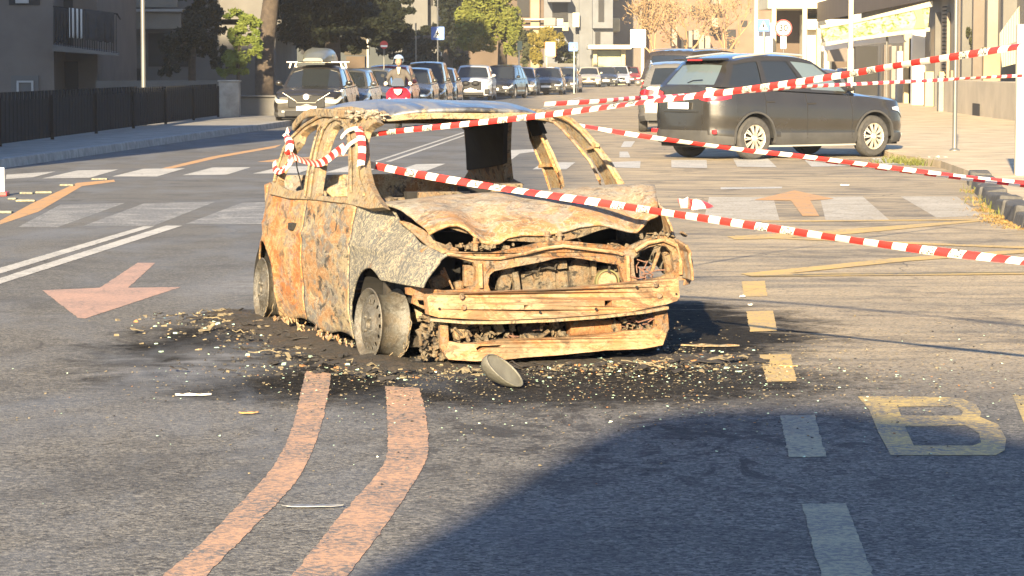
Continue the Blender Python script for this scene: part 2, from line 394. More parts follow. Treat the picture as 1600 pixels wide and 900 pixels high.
# ================================================================== GROUND
def chaikin(p, k=2):
    for _ in range(k):
        q = []
        for i in range(len(p)):
            a, c = p[i], p[(i+1) % len(p)]
            def sharp(j):
                u, v, w_ = p[j-1], p[j], p[(j+1) % len(p)]; a1 = math.atan2(v[1]-u[1], v[0]-u[0]); a2 = math.atan2(w_[1]-v[1], w_[0]-v[0]); return abs((a2-a1+math.pi) % (2*math.pi)-math.pi) > .95
            if sharp(i): q.append(a)
            else: q.append((a[0]*.75+c[0]*.25, a[1]*.75+c[1]*.25))
            if not sharp((i+1) % len(p)): q.append((a[0]*.25+c[0]*.75, a[1]*.25+c[1]*.75))
            continue
            q += [(a[0]*.75+c[0]*.25, a[1]*.75+c[1]*.25), (a[0]*.25+c[0]*.75, a[1]*.25+c[1]*.75)]
        p = q
    return p
def sheet(name, polys, mat, z, label=None, pix=True, thick=0, sub=0, rnd=0):
    b = MB(); rj = random.Random(3)
    for pi_, p in enumerate(polys):
        zz = z+pi_*.0003
        if rnd: p = chaikin(p, rnd)
        pts = [G(*q) if pix else Vector((q[0], q[1], 0)) for q in p]
        pl = [(v.x, v.y) for v in pts]
        if max(q[1] for q in pl) < 32 and not thick: pl = [(q[0]+rj.gauss(0, .0022), q[1]+rj.gauss(0, .004)) for q in subdiv_loop(pl, .05)]
        if sub: pl = subdiv_loop(pl, sub)
        if thick: b.poly([pl], lambda q: Vector((q[0], q[1], z)), lambda q: Vector((q[0], q[1], z-thick)))
        else:
            tr = tessellate_polygon([[Vector((q[0], q[1], 0)) for q in pl]])
            b.add([Vector((q[0], q[1], zz)) for q in pl], [tuple(t) for t in tr])
    if not thick:
        for i, f in enumerate(b.f):
            a, c, d = (b.v[k] for k in f)
            if (c-a).cross(d-a).z < 0: b.f[i] = f[::-1]
    return b.build(name, mat, label=label, kind='structure', recalc=bool(thick))
g = MB(); g.add([(-900, -300, 0), (900, -300, 0), (900, 1500, 0), (-900, 1500, 0)], [(0, 1, 2, 3)])
g.build('road', M['asphalt'], kind='structure', recalc=False)
Z1 = .0022
def LK(Y): return -7.72+.066*(Y-42.8)
# left pavement with its kerb
def strip_slab(name, pts, mat, z, label=None):
    b = MB(); b.poly([pts], lambda q: Vector((q[0], q[1], z)), lambda q: Vector((q[0], q[1], -.05)))
    return b.build(name, mat, kind='structure', label=label)
strip_slab('left_pavement', [(LK(25)-.2, 25), (LK(300)-.2, 300), (-60, 300), (-60, 25)], M['stone'], .13)
kb = MB()
y = 25.
while y < 200:
    L = 1.0; g_ = .012
    kb.add([(LK(y+g_)-.2+.0, y+g_, -.02), (LK(y+g_), y+g_, -.02), (LK(y+L)-.2, y+L, -.02), (LK(y+L), y+L, -.02),
            (LK(y+g_)-.2, y+g_, .142), (LK(y+g_)-.02, y+g_, .142), (LK(y+L)-.2, y+L, .142), (LK(y+L)-.02, y+L, .142)],
           [(0, 1, 3, 2), (4, 5, 7, 6), (0, 1, 5, 4), (1, 3, 7, 5), (3, 2, 6, 7), (2, 0, 4, 6)])
    y += L
kb.build('left_kerb', M['kerb'], kind='structure', bevel=.012)
# right pavement
rp = [G(1525, 283), G(1545, 312), G(1600, 350), G(1760, 440)]
rpts = [(16+.062*180, 260), (6.3+.062*(260-46.6), 260), (6.35, 47.6), (G(1398, 250).x, G(1398, 250).y), (G(1470, 262).x, G(1470, 262).y)]+[(v.x, v.y) for v in rp]+[(18, 20), (60, 20), (60, 260)]
strip_slab('right_pavement', rpts[1:], M['sand_pavement'], .105)
kb = MB(); line = [Vector((v.x, v.y, 0)) for v in rp]
random.seed(5)
for a, b_ in zip(line, line[1:]):
    d = (b_-a); n = max(1, round(d.length/.75)); d /= n; nn = Vector((d.y, -d.x, 0)).normalized()
    if nn.x > 0: nn = -nn
    for i in range(n):
        p = a+d*i; q = a+d*(i+1)*1.0-d*.03*0; q = p+d*.97; j = random.uniform(-.03, .03); h = .135+random.uniform(-.02, .03); t = random.uniform(-.03, .03)
        s_ = [p+nn*(.12+j), q+nn*(.12+t), q-nn*.16, p-nn*.16]
        kb.add([(v.x, v.y, -.02) for v in s_]+[(s_[0].x-nn.x*.03, s_[0].y-nn.y*.03, h), (s_[1].x-nn.x*.03, s_[1].y-nn.y*.03, h+j), (s_[2].x, s_[2].y, h+.01), (s_[3].x, s_[3].y, h)],
               [(3, 2, 1, 0), (4, 5, 6, 7), (0, 1, 5, 4), (1, 2, 6, 5), (2, 3, 7, 6), (3, 0, 4, 7)])
kb.build('right_kerb', M['kerb_dark'], kind='structure', bevel=.02)
# ---- markings
cw = [[(9, 280), (10, 273), (87, 268), (52, 277)], [(66, 279), (121, 266.5), (185, 265), (140, 278)], [(175, 276), (224, 264), (290, 263), (245, 276)],
      [(285, 274), (332, 262), (392, 261.5), (353, 273.5)], [(395, 271.5), (444, 260), (500, 260), (465, 271)], [(507, 270), (548, 258.5), (602, 258), (574, 269)],
      [(618, 267.5), (650, 257), (696, 256), (667, 267)], [(728, 266), (752, 256), (800, 255), (776, 266)], [(832, 265), (850, 254), (899, 254), (885, 265)],
      [(948, 254), (957, 262), (1000, 263), (1001, 252)], [(1049, 250.5), (1049, 262), (1105, 263), (1104, 250)], [(1145, 248), (1152, 261), (1214, 262), (1200, 248)],
      [(1255, 249), (1268, 261), (1330, 260), (1310, 248)], [(1360, 247), (1376, 258), (1436, 257), (1412, 247)]]
sheet('zebra_crossing', cw, M['white_paint'], Z1, 'white zebra crossing bars painted across the whole road')
sheet('faded_zebra_crossing', [[(28, 355), (94, 320), (196, 317), (90, 355)], [(130, 353), (225, 318), (337, 315), (240, 353)], [(290, 350), (378, 317), (470, 314), (412, 350)],
      [(560, 345), (600, 315), (690, 315), (680, 345)], [(820, 343), (830, 312), (920, 312), (930, 343)]], M['white_faded'], .0008, 'worn grey zebra crossing bars nearly rubbed out')
sheet('faded_zebra_bars', [[(1100, 341), (1108, 308), (1208, 308), (1218, 344)], [(1290, 344), (1281, 308), (1348, 307), (1390, 344)], [(1463, 340), (1407, 307), (1495, 307), (1534, 337)]], M['white_dusty'], .0008, 'pale worn crossing bars on the dusty road at the right')
sheet('centre_line', [[(-60, 436), (-60, 446), (0, 428), (241, 354), (224, 354), (0, 419)], [(-60, 453), (-60, 463), (0, 444), (285, 353), (259, 353), (0, 435)],
      [(585, 252), (592, 252), (729, 206.5), (724, 206.5)], [(602, 253), (610, 253), (733, 210), (728, 210)], [(736, 204), (732, 204), (905, 152), (908, 152)], [(745, 204), (741, 204), (911, 153), (914, 153)]], M['white_paint'], Z1+.0006, 'double white centre line of the road')
sheet('turn_arrow', [[(66, 454), (156, 450), (215, 411), (243, 411), (200, 450), (282, 449), (133, 498), (122, 497)]], M['salmon_paint'], Z1, 'salmon pink arrow painted left of the burnt car')
sheet('straight_arrow', [[(1178, 313), (1241, 298), (1303, 311), (1266, 314), (1280, 338), (1254, 338), (1236, 314)]], M['amber_paint'], Z1+.0028, 'orange arrow painted over the worn crossing on the right')
sheet('white_arrow', [[(792, 235), (836, 233), (838, 237), (812, 240), (800, 249), (789, 248), (797, 240), (789, 239)]], M['white_paint'], Z1, 'small white arrow behind the wreck')
sheet('orange_lane_lines', [[(255, 898), (235, 925), (305, 925), (324, 898), (391, 829), (453, 767), (478, 731), (502, 669), (513, 615), (518, 584), (478, 580), (471, 607), (460, 664), (438, 713), (413, 749), (369, 793), (311, 855)],
      [(458, 898), (440, 925), (530, 925), (544, 898), (595, 833), (651, 749), (671, 713), (667, 651), (655, 607), (602, 604), (608, 695), (600, 731), (551, 784), (502, 842)]], M['orange_paint'], Z1, 'pair of orange temporary lane bands curving in the foreground', rnd=2)
sheet('thin_orange_line', [[(0, 345), (0, 351), (60, 331), (128, 291), (180, 284), (178, 281), (120, 286), (50, 318)], [(250, 264), (258, 266), (345, 246), (430, 231), (440, 226), (400, 233), (330, 245)], [(402, 253), (470, 254), (455, 250), (560, 243), (560, 240), (430, 249)]], M['amber_paint'], Z1, 'thin worn orange line swinging along the left kerb')
sheet('bus_stop_zigzag', [[(1190, 345.5), (1530, 342.5), (1530, 344.5), (1190, 347.5)], [(1136, 370), (1300, 360), (1530, 344), (1536, 346), (1330, 366), (1200, 373.5), (1150, 375)], [(1145, 371), (1600, 389), (1720, 395), (1720, 391), (1600, 386), (1150, 368.5)],
      [(1720, 388), (1600, 390.5), (1400, 404), (1158, 428.5), (1185, 433), (1420, 408.5), (1600, 396), (1720, 393)], [(1158, 428.5), (1720, 424.5), (1720, 428.5), (1175, 433)]], M['yellow_paint'], Z1+.0020, 'yellow zigzag lines of the bus bay')
sheet('bus_bay_dashes', [[(1159, 440), (1195, 439), (1199, 463), (1163, 464)], [(1166, 487), (1208, 486), (1214, 517), (1172, 519)], [(1187, 555), (1236, 554), (1244, 596), (1198, 597)]], M['yellow_paint'], Z1, 'yellow dashes at the edge of the bus bay')
sheet('faded_dashes', [[(1219, 650), (1273, 649), (1291, 714), (1233, 715)], [(1253, 788), (1322, 787), (1366, 905), (1284, 905)]], M['yellow_faded'], Z1, 'faded pale dashes in the foreground shadow')
# letter B painted on the road, and the edge of the next letter
def strokes_B():
    o = [(1340, 620), (1430, 620), (1500, 622), (1524, 632), (1533, 645), (1531, 652), (1560, 664), (1572, 686), (1570, 704), (1556, 712), (1392, 712), (1372, 675), (1358, 640)]
    h1 = [(1402, 636), (1490, 635), (1505, 643), (1502, 650), (1408, 650)]
    h2 = [(1414, 667), (1508, 665), (1530, 678), (1533, 692), (1520, 697), (1428, 697)]
    return o, h1, h2
b = MB(); loops = [[tuple(G(*q).xy) for q in l] for l in strokes_B()]
tr = tessellate_polygon([[Vector((*q, 0)) for q in l] for l in loops]); fl = [q for l in loops for q in l]
b.add([(q[0], q[1], Z1) for q in fl], [tuple(t) for t in tr])
lp = [tuple(G(*q).xy) for q in [(1582, 618), (1660, 618), (1680, 632), (1620, 634), (1640, 690), (1612, 690)]]
b.add([(q[0], q[1], Z1) for q in lp], [tuple(range(6))])
for i, f in enumerate(b.f):
    a, c, d = (b.v[k] for k in f[:3])
    if (c-a).cross(d-a).z < 0: b.f[i] = tuple(f)[::-1]
b.build('road_lettering', M['yellow_worn'], kind='structure', recalc=False, label='yellow letter B painted on the bus bay')
sheet('lane_dashes', [[(968, 237), (981, 237), (985, 246), (968, 246)], [(975, 221), (992, 221), (986, 230), (970, 230)], [(1126, 293), (1222, 292), (1222, 294.5), (1126, 296)]], M['white_paint'], Z1, 'small white dashes near the parked cars')

# ================================================================== BURNT CAR
car = empty('burnt_car', CO, CA, 'burnt out rusty hatchback without tyres or glass standing in the middle of the road', 'car')
FAR = [(-.5, .84), (-.2, .89), (.1, .90), (.28, .86), (.42, .80), (.5, .72), (.56, .64), (.8, .62)]
def yprof(x, z, sgn=-1):
    hw = .79
    if z < .2: hw -= .05*((.2-z)/.2)
    if z > .45: hw -= .055*((z-.45)/.4)**1.4
    if x < -2.25: hw -= .17*((-2.25-x)/.8)**2
    fb = min(1, max(0, (x+.55)/.5)); fb = fb*fb*(3-2*fb)
    zt = ztop(x, sgn)
    if fb > 0 and z > zt-.26: hw -= fb*(.115 if sgn < 0 else .03)*((z-zt+.26)/.26)**2
    if x > .3: hw -= .05*((x-.3)/.5)**2
    return hw
def ztop(x, sgn=-1):
    if sgn > 0 and x > -.5: return sinterp(x, FAR)
    return sinterp(x, [(-3.05, .80), (-2.6, .83), (-1.95, .80), (-.9, .80), (-.5, .83), (-.2, .805), (.18, .70), (.5, .63), (.8, .60)])
def zbot(x):
    if x < -2.8: return .38
    if x > .2: return .43
    if abs(x) < .385: return .15+.33*math.sqrt(1-(x/.385)**2)
    return .055+.02*math.sin(x*7)
ARCH = [(-2.46, .15, .345, .33), (0, .15, .385, .33)]
def side_panel(name, sgn, x0, x1, mat, label=None, amp=.0065):
    nx = max(4, int((x1-x0)/.022)); nz = 34; b = MB(); ins = {}
    pts = []
    for i in range(nx+1):
        for k in range(nz+1):
            x = lerp(x0, x1, i/nx); t = k/nz; z = lerp(zbot(x), ztop(x, sgn), t)
            if name == 'front_fender' and x > .5: x = x-(x-.5)*.15*(1-t)
            inside = False
            for (cx, cz, rx, rz) in ARCH:
                dx = (x-cx)/rx; dz = (z-cz)/rz; d = math.hypot(dx, dz)
                if d < 1 and z > -1:
                    inside = True; d = max(d, 1e-3); x = cx+dx/d*rx; z = cz+dz/d*rz
                    if z < .03: z = .03
            w = yprof(x, z, sgn)
            w += amp*1.3*fbm((x*1.6, z*2.4, sgn*5))+amp*.45*fbm((x*7, z*7, 9))
            for (cx, cz, rx, rz) in ARCH:
                d = math.hypot((x-cx)/rx, (z-cz)/rz)
                if d < 1.16: w += .014*(1.16-d)/.16
            w -= .03*math.exp(-((x+1.1)/.35)**2-((z-.25)/.12)**2)      # buckled sill of the door
            w += .012*math.exp(-((z-.58)/.02)**2)
            pts.append(Vector((x, sgn*w, z))); ins[(i, k)] = inside
    fs = []
    for i in range(nx):
        for k in range(nz):
            q = ((i, k), (i+1, k), (i+1, k+1), (i, k+1))
            if all(ins[a] for a in q): continue
            fs.append(tuple(a*(nz+1)+c for a, c in q))
    b.add(pts, fs)
    return b.build(name, mat, car, True, label=label, solid=.012*(1 if sgn > 0 else 1))
for s in (-1, 1):
    side_panel('rear_quarter_panel', s, -3.02, -1.515, M['rust_quarter'], label='orange rusted rear quarter panel' if s < 0 else None)
    side_panel('door', s, -1.499, -.466, M['rust_door'])
    side_panel('front_fender', s, -.45, .80, M['fender'] if s < 0 else M['hood'], label='grey blistered front fender' if s < 0 else None, amp=.006)
b = MB()
for x in (-1.507, -.458):
    for ya in (-.70, .66):
        b = MB(); b.box(x-.02, x+.02, ya, ya+.04, .1, .8); b.build('door_jamb', M['char'], car)
b = MB(); c = CP(459, 354, (0, 1, 0), (0, -.775, 0)); b.box(c.x-.05, c.x+.05, -.80, -.76, c.z-.022, c.z+.022); b.build('door_handle_recess', M['char'], car, bevel=.008)
# inner shell, floor, bulkhead, tail
b = MB(); b.box(-2.95, .1, -.66, .66, .06, .12); b.box(-.22, -.16, -.66, .66, .1, .72); b.box(-2.0, -1.96, -.6, .6, .1, .5)
b.build('floor_pan', M['soot'], car)
b = MB()
b.poly([[(-.62, .35), (.62, .35), (.64, .8), (.5, .86), (-.5, .86), (-.64, .8)]], lambda p: Vector((-3.03+.03*p[1], p[0], p[1])), lambda p: Vector((-2.98+.03*p[1], p[0], p[1])))
b.build('tailgate', M['rust_side'], car)
def wheel_house(cx, s):
    b = MB(); n = 14; v = []; fs = []
    for i in range(n+1):
        a = lerp(1.15 if cx > -1 else 0, math.pi, i/n)
        for yy in (.75, .42): v.append((cx+.40*math.cos(a), s*yy, .15+.345*math.sin(a)))
    for i in range(n): fs.append((2*i, 2*i+1, 2*i+3, 2*i+2))
    b.add(v, fs); k = len(v)
    b.add([(cx-.40, s*.42, .05), (cx+.40, s*.42, .05), (cx+.40, s*.42, .5), (cx-.40, s*.42, .5)], [(0, 1, 2, 3)])
    b.build('wheel_house', M['char'], car)
for cx in (-2.46, 0):
    for s in (-1, 1): wheel_house(cx, s)
# upper side frame (pillars), traced in the tilted plane of the glass
def trace(name, loops, n, p, thick, mat, sub=.0, bevel=0, label=None, curve=None, parent=None, smooth=False, xbow=0, crease=0.):
    n = Vector(n).normalized(); b = MB()
    ls = [subdiv_loop(l, sub) if sub else l for l in loops]
    def fr(q):
        v = CP(q[0], q[1], n, p)
        if xbow: v.x -= xbow*v.y*v.y
        if curve: v += curve(v)
        return v
    def bk(q): return fr(q)-n*thick
    if crease:
        fr0 = fr
        def fr(q):
            v = fr0(q); e = crease*(1-2*(noise.noise(Vector((v.y*2, v.z*2, 3))) > 2)); v.x += e*fbm((v.y*5, v.z*9, 1), 3); v.z += e*.45*fbm((v.y*8, v.z*4, 7), 3); return v
    b.poly(ls, fr, bk)
    return b.build(name, mat, parent or car, smooth, bevel=bevel, label=label)
NS = (0, -.93, .37); PS = (0, -.755, .8)
outer = [(420, 303), (427, 280), (434, 253), (442, 229), (456, 212), (467, 201), (484, 187), (503, 175), (522, 168), (548, 166), (566, 169), (578, 177), (590, 190), (578, 196), (570, 204), (566, 218), (567, 240), (569, 262), (575, 285), (584, 303), (599, 324), (575, 326), (540, 318), (490, 312), (450, 310)]
hw_ = [(493, 305), (497, 280), (501, 253), (506, 232), (512, 214), (519, 200), (527, 194), (535, 198), (540, 210), (543, 232), (544, 262), (543, 285), (542, 308), (515, 307)]
hq = [(466, 221), (469, 211), (475, 204), (485, 198), (497, 194), (494, 206), (489, 224), (484, 246), (478, 272), (474, 296), (460, 299), (448, 296), (435, 289), (434, 279), (440, 262), (450, 242), (460, 229)]
ps_ = trace('pillar_frame', [outer, hw_, hq], NS, PS, .045, M['rust_pillar'], sub=9, bevel=.005, crease=.005)
def PSx(px, py, off=.012): return CP(px, py, NS, PS)+Vector(NS)*off
b = MB()   # pressed ribs along the door frame and pillars
for pts, w in (([(486, 310), (490, 280), (494, 253), (500, 225), (508, 203), (517, 191), (527, 186), (538, 190), (546, 203), (550, 225), (551, 262), (551, 300)], .010),
               ([(479, 308), (484, 270), (490, 240), (496, 215), (504, 198)], .008), ([(561, 215), (560, 250), (563, 280), (572, 305)], .010), ([(431, 285), (438, 255), (447, 232), (460, 214), (478, 197), (500, 184), (525, 177), (548, 176)], .010)):
    b.tube([PSx(*q) for q in pts], w, 6)
b.build('door_frame_rib', M['rust_pillar'], ps_, True)
NL = (0, -.93, -.37); PL = (0, .73, .8)
wp_ = trace('windscreen_pillar', [[(846, 181), (860, 181), (880, 200), (907, 227), (925, 250), (942, 280), (946, 294), (972, 292), (968, 284), (951, 255), (929, 225), (909, 202), (890, 186), (876, 178), (850, 172)]], NL, PL, .022, M['rust_pillar'], sub=7, bevel=.004, crease=.012)
def LX(px, py, o=.01): return CP(px, py, NL, PL)-Vector(NL).normalized()*-o
b = MB(); b.tube([LX(*q) for q in [(846, 178), (862, 177), (878, 180), (892, 187), (910, 202), (930, 225), (952, 255), (969, 284), (974, 296)]], [.012, .014, .016, .014, .013, .014, .013, .015, .02], 7)
b.tube([LX(*q) for q in [(850, 183), (864, 186), (882, 202), (905, 227), (924, 251), (939, 280), (942, 297)]], [.009, .01, .009, .011, .009, .011, .016], 6)
b.sweep([LX(*q) for q in [(920, 231), (929, 229), (936, 226)]], .02, .02, (0, 0, 1)); b.build('pillar_flange', M['rust_quarter'], wp_, True)
pl_ = trace('centre_pillar', [[(824, 186), (836, 186), (847, 212), (860, 240), (872, 268), (878, 294), (862, 294), (850, 262), (838, 232), (827, 212)]], NL, PL, .02, M['rust_pillar'], sub=7, bevel=.004, crease=.012)
b = MB(); b.tube([LX(*q) for q in [(835, 184), (848, 212), (861, 240), (873, 268), (880, 296)]], .010, 6); b.tube([LX(*q) for q in [(826, 190), (831, 214), (841, 240), (853, 268), (862, 296)]], .008, 6)
b.sweep([LX(*q) for q in [(845, 259), (856, 257), (867, 257)]], .02, .015, (0, 0, 1)); b.build('pillar_flange', M['rust_quarter'], pl_, True)
trace('charred_trim', [[(821, 180), (836, 182), (848, 211), (832, 213), (829, 206), (826, 200)]], NL, (0, .70, .8), .03, M['char'], parent=pl_)
pr_ = trace('rear_pillar', [[(722, 296), (724, 280), (731, 268), (728, 240), (725, 205), (724, 192), (788, 184), (786, 205), (785, 240), (786, 258), (789, 285), (806, 294)]], NL, PL, .06, M['rust_front'], sub=14, bevel=.006)
trace('black_lining', [[(729, 266), (728, 240), (726, 199), (727, 190), (788, 184), (786, 220), (786, 257), (760, 262)]], NL, (0, .715, .8), .03, M['char'], parent=pr_)  # black upper face of the rear pillar
# roof
b = MB(); nx, ny = 40, 34; v = []
for i in range(nx+1):
    for j in range(ny+1):
        t = i/nx; s = j/ny*2-1
        hwid = lerp(.60, .56, t)-.05*(abs(2*t-1)**4)
        x = lerp(-2.55, -.78, t)-(.10*(s*s))*(t**4)+.1*s*s*(1-t)**4; y = s*hwid
        z = 1.345+.042*(1-abs(s)**2.4)-.040*abs(s)**8 - .075*t**3.5 - .13*(1-t)**3
        z += .010*fbm((x*2.3, y*2.3, 3))-.022*math.exp(-((x+1.5)/.3)**2-((y-.1)/.35)**2)
        v.append((x, y, z))
b.add(v, [(i*(ny+1)+j, (i+1)*(ny+1)+j, (i+1)*(ny+1)+j+1, i*(ny+1)+j+1) for i in range(nx) for j in range(ny)])
rf = b.build('roof', M['roof'], car, True, solid=.02)
b = MB()
b.sweep([Vector((-.80-.09*(s/.55)**2, s, 1.268+.012*fbm((s*4, 1, 1))-.035*abs(s/.58)**5)) for s in [i/14*1.14-.57 for i in range(15)]], .035, .035, (0, 0, 1))
b.build('windscreen_header', M['rust_pillar'], rf, bevel=.006)
for s in (-1, 1):
    b = MB(); b.sweep([Vector((x, s*(.575-.03*((x+1.7)/.9)**2), 1.275-.12*max(0, (-1.9-x)/.7)**2-.02*max(0, (x+1.1)/.4))) for x in [-2.55+.17*i for i in range(11)]], .05, .05, (0, 0, 1))
    b.build('roof_rail', M['rust_pillar'], rf, bevel=.01)
b = MB()
b.tube([Vector((-2.5, s, 1.22-.02*abs(s))) for s in (-.55, -.2, .2, .55)], .025, 8); b.build('rear_header', M['rust_pillar'], rf)
b = MB(); random.seed(3)        # blistered flakes on the roof corner
for i in range(260):
    x = random.gauss(-.98, .09); y = -random.gauss(.55, .035); z = 1.262+random.uniform(-.01, .035); r = random.uniform(.006, .02)
    b.box(x-r, x+r, y-r*.7, y+r*.7, z-.004, z+.004, M=Matrix.Translation((x, y, z)) @ Matrix.Rotation(random.uniform(-1, 1), 4, Vector((random.random(), random.random(), 1))) @ Matrix.Translation((-x, -y, -z)))
b.build('blistered_paint', M['hood'], rf, kind='stuff')
# hood
front_px = [(676, 362), (684, 357), (691, 353), (700, 349), (708, 347), (719, 347), (730, 351), (739, 357), (748, 366), (758, 374), (770, 376), (783, 373), (792, 366), (806, 362), (820, 359), (843, 360), (866, 359), (892, 354), (910, 348), (936, 346), (960, 349), (984, 356), (1000, 358), (1008, 350), (1018, 338), (1036, 332)]
rear_px = [(586, 317), (640, 311), (700, 304), (780, 300), (858, 297), (920, 291), (960, 288), (1000, 288), (1020, 293)]
def resamp(pts, n):
    L = [0]
    for a, c in zip(pts, pts[1:]): L.append(L[-1]+(c-a).length)
    out = []
    for i in range(n):
        t = L[-1]*i/(n-1); k = 0
        while k < len(L)-2 and L[k+1] < t: k += 1
        out.append(pts[k].lerp(pts[k+1], (t-L[k])/max(1e-9, L[k+1]-L[k])))
    return out
fr = resamp([CP(*q, (1, 0, 0), (.60, 0, 0)) for q in front_px], 61)
rr = resamp([CP(*q, (1, 0, 0), (-.18, 0, 0)) for q in rear_px], 61)
for i, q in enumerate(fr): q.x -= .22*(q.y/.68)**2*.35
b = MB(); v = []; nt_ = 26
for i in range(61):
    s = i/60
    for k in range(nt_+1):
        t = k/nt_; p = rr[i].lerp(fr[i], t)
        # the two creases beside the middle and the raised far corner
        base = rr[i].z+(fr[i].z-rr[i].z)*(t**1.35)
        if fr[i].z < rr[i].z: p.z = base
        p.z += .035*math.sin(math.pi*min(1, t*1.05))*(1-.4*abs(2*s-1))
        p.z -= .012*math.exp(-((s-.45-.1*t)/.035)**2)*math.sin(math.pi*t)
        if s > .72: p.z += .03*math.sin(math.pi*t)*((s-.72)/.28)
        p.z += (.010*fbm((p.x*3, p.y*3, 2))+.004*fbm((p.x*12, p.y*12, 5)))*min(1, t*3)*(1 if t < .97 else .6)
        if t > .93: p.z -= (t-.93)*.25
        v.append(p)
b.add(v, [(i*(nt_+1)+k, (i+1)*(nt_+1)+k, (i+1)*(nt_+1)+k+1, i*(nt_+1)+k+1) for i in range(60) for k in range(nt_)])
hd = b.build('bonnet', M['hood'], car, True, solid=.012)
b = MB()    # inner frame of the bonnet hanging below its edge
ip = resamp([CP(*q, (1, 0, 0), (.56, 0, 0)) for q in [(790, 373), (815, 372), (850, 372), (880, 368), (905, 364), (930, 356), (955, 352)]], 16)
b.sweep(ip, [.02+.03*math.sin(math.pi*i/15) for i in range(16)], .02, (0, 0, 1)); 
ip = resamp([CP(*q, (1, 0, 0), (.5, 0, 0)) for q in [(703, 352), (722, 358), (742, 364), (752, 375)]], 8)
b.sweep(ip, .03, .02, (0, 0, 1)); b.build('bonnet_inner_frame', M['junk'], hd)
# fender rail seen between bonnet and fender
trace('wing_rail', [[(622, 344), (640, 347), (676, 366), (680, 376), (700, 383), (716, 388), (700, 392), (672, 388), (650, 368)]], (.5, -.5, .7), (.4, -.62, .64), .02, M['rust_front'], bevel=.004)
# radiator support with its openings
PX = (.62, 0, 0)
sup = [[(640, 452), (641, 462), (690, 470), (765, 466), (900, 458), (990, 450), (1078, 438), (1083, 414), (1079, 396), (1065, 378), (1040, 368), (1012, 374), (982, 388), (966, 381), (952, 383), (920, 381), (880, 376), (848, 378), (820, 386), (800, 389), (769, 396), (742, 396), (721, 394), (698, 391), (676, 385), (664, 392), (661, 403), (674, 400), (689, 399), (715, 403), (742, 411), (746, 425), (744, 446), (730, 452), (700, 455), (668, 452), (655, 449)],
       [(766, 430), (773, 424), (800, 418.5), (836, 411), (870, 403.5), (892, 402.5), (920, 406.5), (968, 414), (973, 428), (978, 442), (960, 447), (900, 450), (768, 457), (764, 445)],
       [(993, 405), (1003, 394), (1016, 387), (1032, 383), (1047, 386), (1056, 396), (1059, 424), (1040, 434), (998, 440), (994, 425)]]
sp = trace('radiator_support', sup, (1, 0, 0), PX, .035, M['rust_front'], sub=8, bevel=.004, xbow=.10, crease=.008)
b = MB()   # folded flange and ribs on it
def PF(px, py, x=.64, bow=.10):
    v = CP(px, py, (1, 0, 0), (x, 0, 0)); v.x -= bow*v.y*v.y; return v
for pts, r in (([(700, 397), (742, 403), (780, 404), (820, 396), (850, 388), (880, 384), (920, 389), (960, 394), (975, 398)], .009), ([(752, 412), (753, 450)], .012), ([(983, 400), (985, 440)], .010), ([(995, 392), (1015, 380), (1040, 375), (1062, 384), (1070, 400), (1070, 430)], .011)):
    b.tube([PF(*q) for q in pts], r, 6)
b.build('pressed_rib', M['rust_beam'], sp, True)
bm_ = trace('bumper_beam', [[(674, 466), (678, 462), (750, 458.5), (795, 455.5), (880, 452), (946, 445.5), (1032, 438.5), (1066, 437), (1069, 441), (1071, 466), (1067, 472), (1049, 477), (980, 489), (860, 497), (778, 501), (692, 498), (677, 494)],
       [(946, 470), (958, 469.5), (958, 478), (946, 479)], [(819, 477), (827, 477), (820, 484)]], (1, 0, 0), (.74, 0, 0), .07, M['rust_beam'], sub=10, bevel=.010, xbow=.16, crease=.002)
b = MB()
for (px, py, r) in ((692, 484, .007), (844, 488, .007), (932, 483, .008), (1065, 461, .006), (998, 449, .007)):
    c = PF(px, py, .742, .16); b.lathe([(0, 0), (r, 0), (r, .004), (0, .004)], 10, 'X', Matrix.Translation(c))
b.build('bolt_hole', M['char'], bm_)
b = MB()
for (px, py) in ((728, 481), (1036, 463), (1030, 445), (725, 464)):
    c = PF(px, py, .742, .16); b.lathe([(.015, 0), (.016, .004), (.012, .007), (.009, .003), (0, .003)], 14, 'X', Matrix.Translation(c))
b.build('bolt', M['rust_front'], bm_)
b = MB()
b.sweep([PF(px, py, .735, .16) for px, py in ((678, 501), (730, 504.5), (778, 504), (860, 500.5), (940, 495), (1010, 488), (1048, 482))], .014, .05, (0, 0, 1))
b.build('beam_lip', M['rust_pillar'], bm_)
lb = trace('lower_crossmember', [[(704, 534), (725, 538), (750, 536), (795, 530), (840, 530), (880, 527), (920, 526), (953, 522), (975, 518), (1036, 515), (1046, 523), (1040, 540), (1006, 546), (946, 548), (860, 556), (829, 558), (790, 562), (743, 565), (704, 563), (699, 557)],
       [(745, 545), (750, 541), (785, 539), (783, 543), (760, 544), (748, 550)]], (1, 0, 0), (.66, 0, 0), .05, M['rust_beam'], sub=8, bevel=.006, xbow=.10, crease=.004)
trace('support_post', [[(691, 499), (703, 499), (705, 540), (700, 558), (692, 545)]], (1, 0, 0), (.66, 0, 0), .04, M['rust_front'], bevel=.005, xbow=.10, parent=lb)
trace('support_post', [[(1027, 486), (1048, 483), (1051, 515), (1046, 524), (1032, 532), (1020, 520), (1028, 510)]], (1, 0, 0), (.66, 0, 0), .04, M['rust_front'], bevel=.005, xbow=.10, parent=lb)
trace('support_post', [[(710, 503), (733, 502), (734, 528), (714, 532)]], (1, 0, 0), (.60, 0, 0), .05, M['rust_front'], bevel=.01, xbow=.10, parent=lb)
trace('bumper_bracket', [[(652, 462), (674, 466), (678, 488), (666, 484), (650, 476)], [(657, 470), (670, 471), (673, 480), (660, 477)]], (1, 0, 0), (.64, 0, 0), .04, M['rust_front'], bevel=.004, xbow=.10)
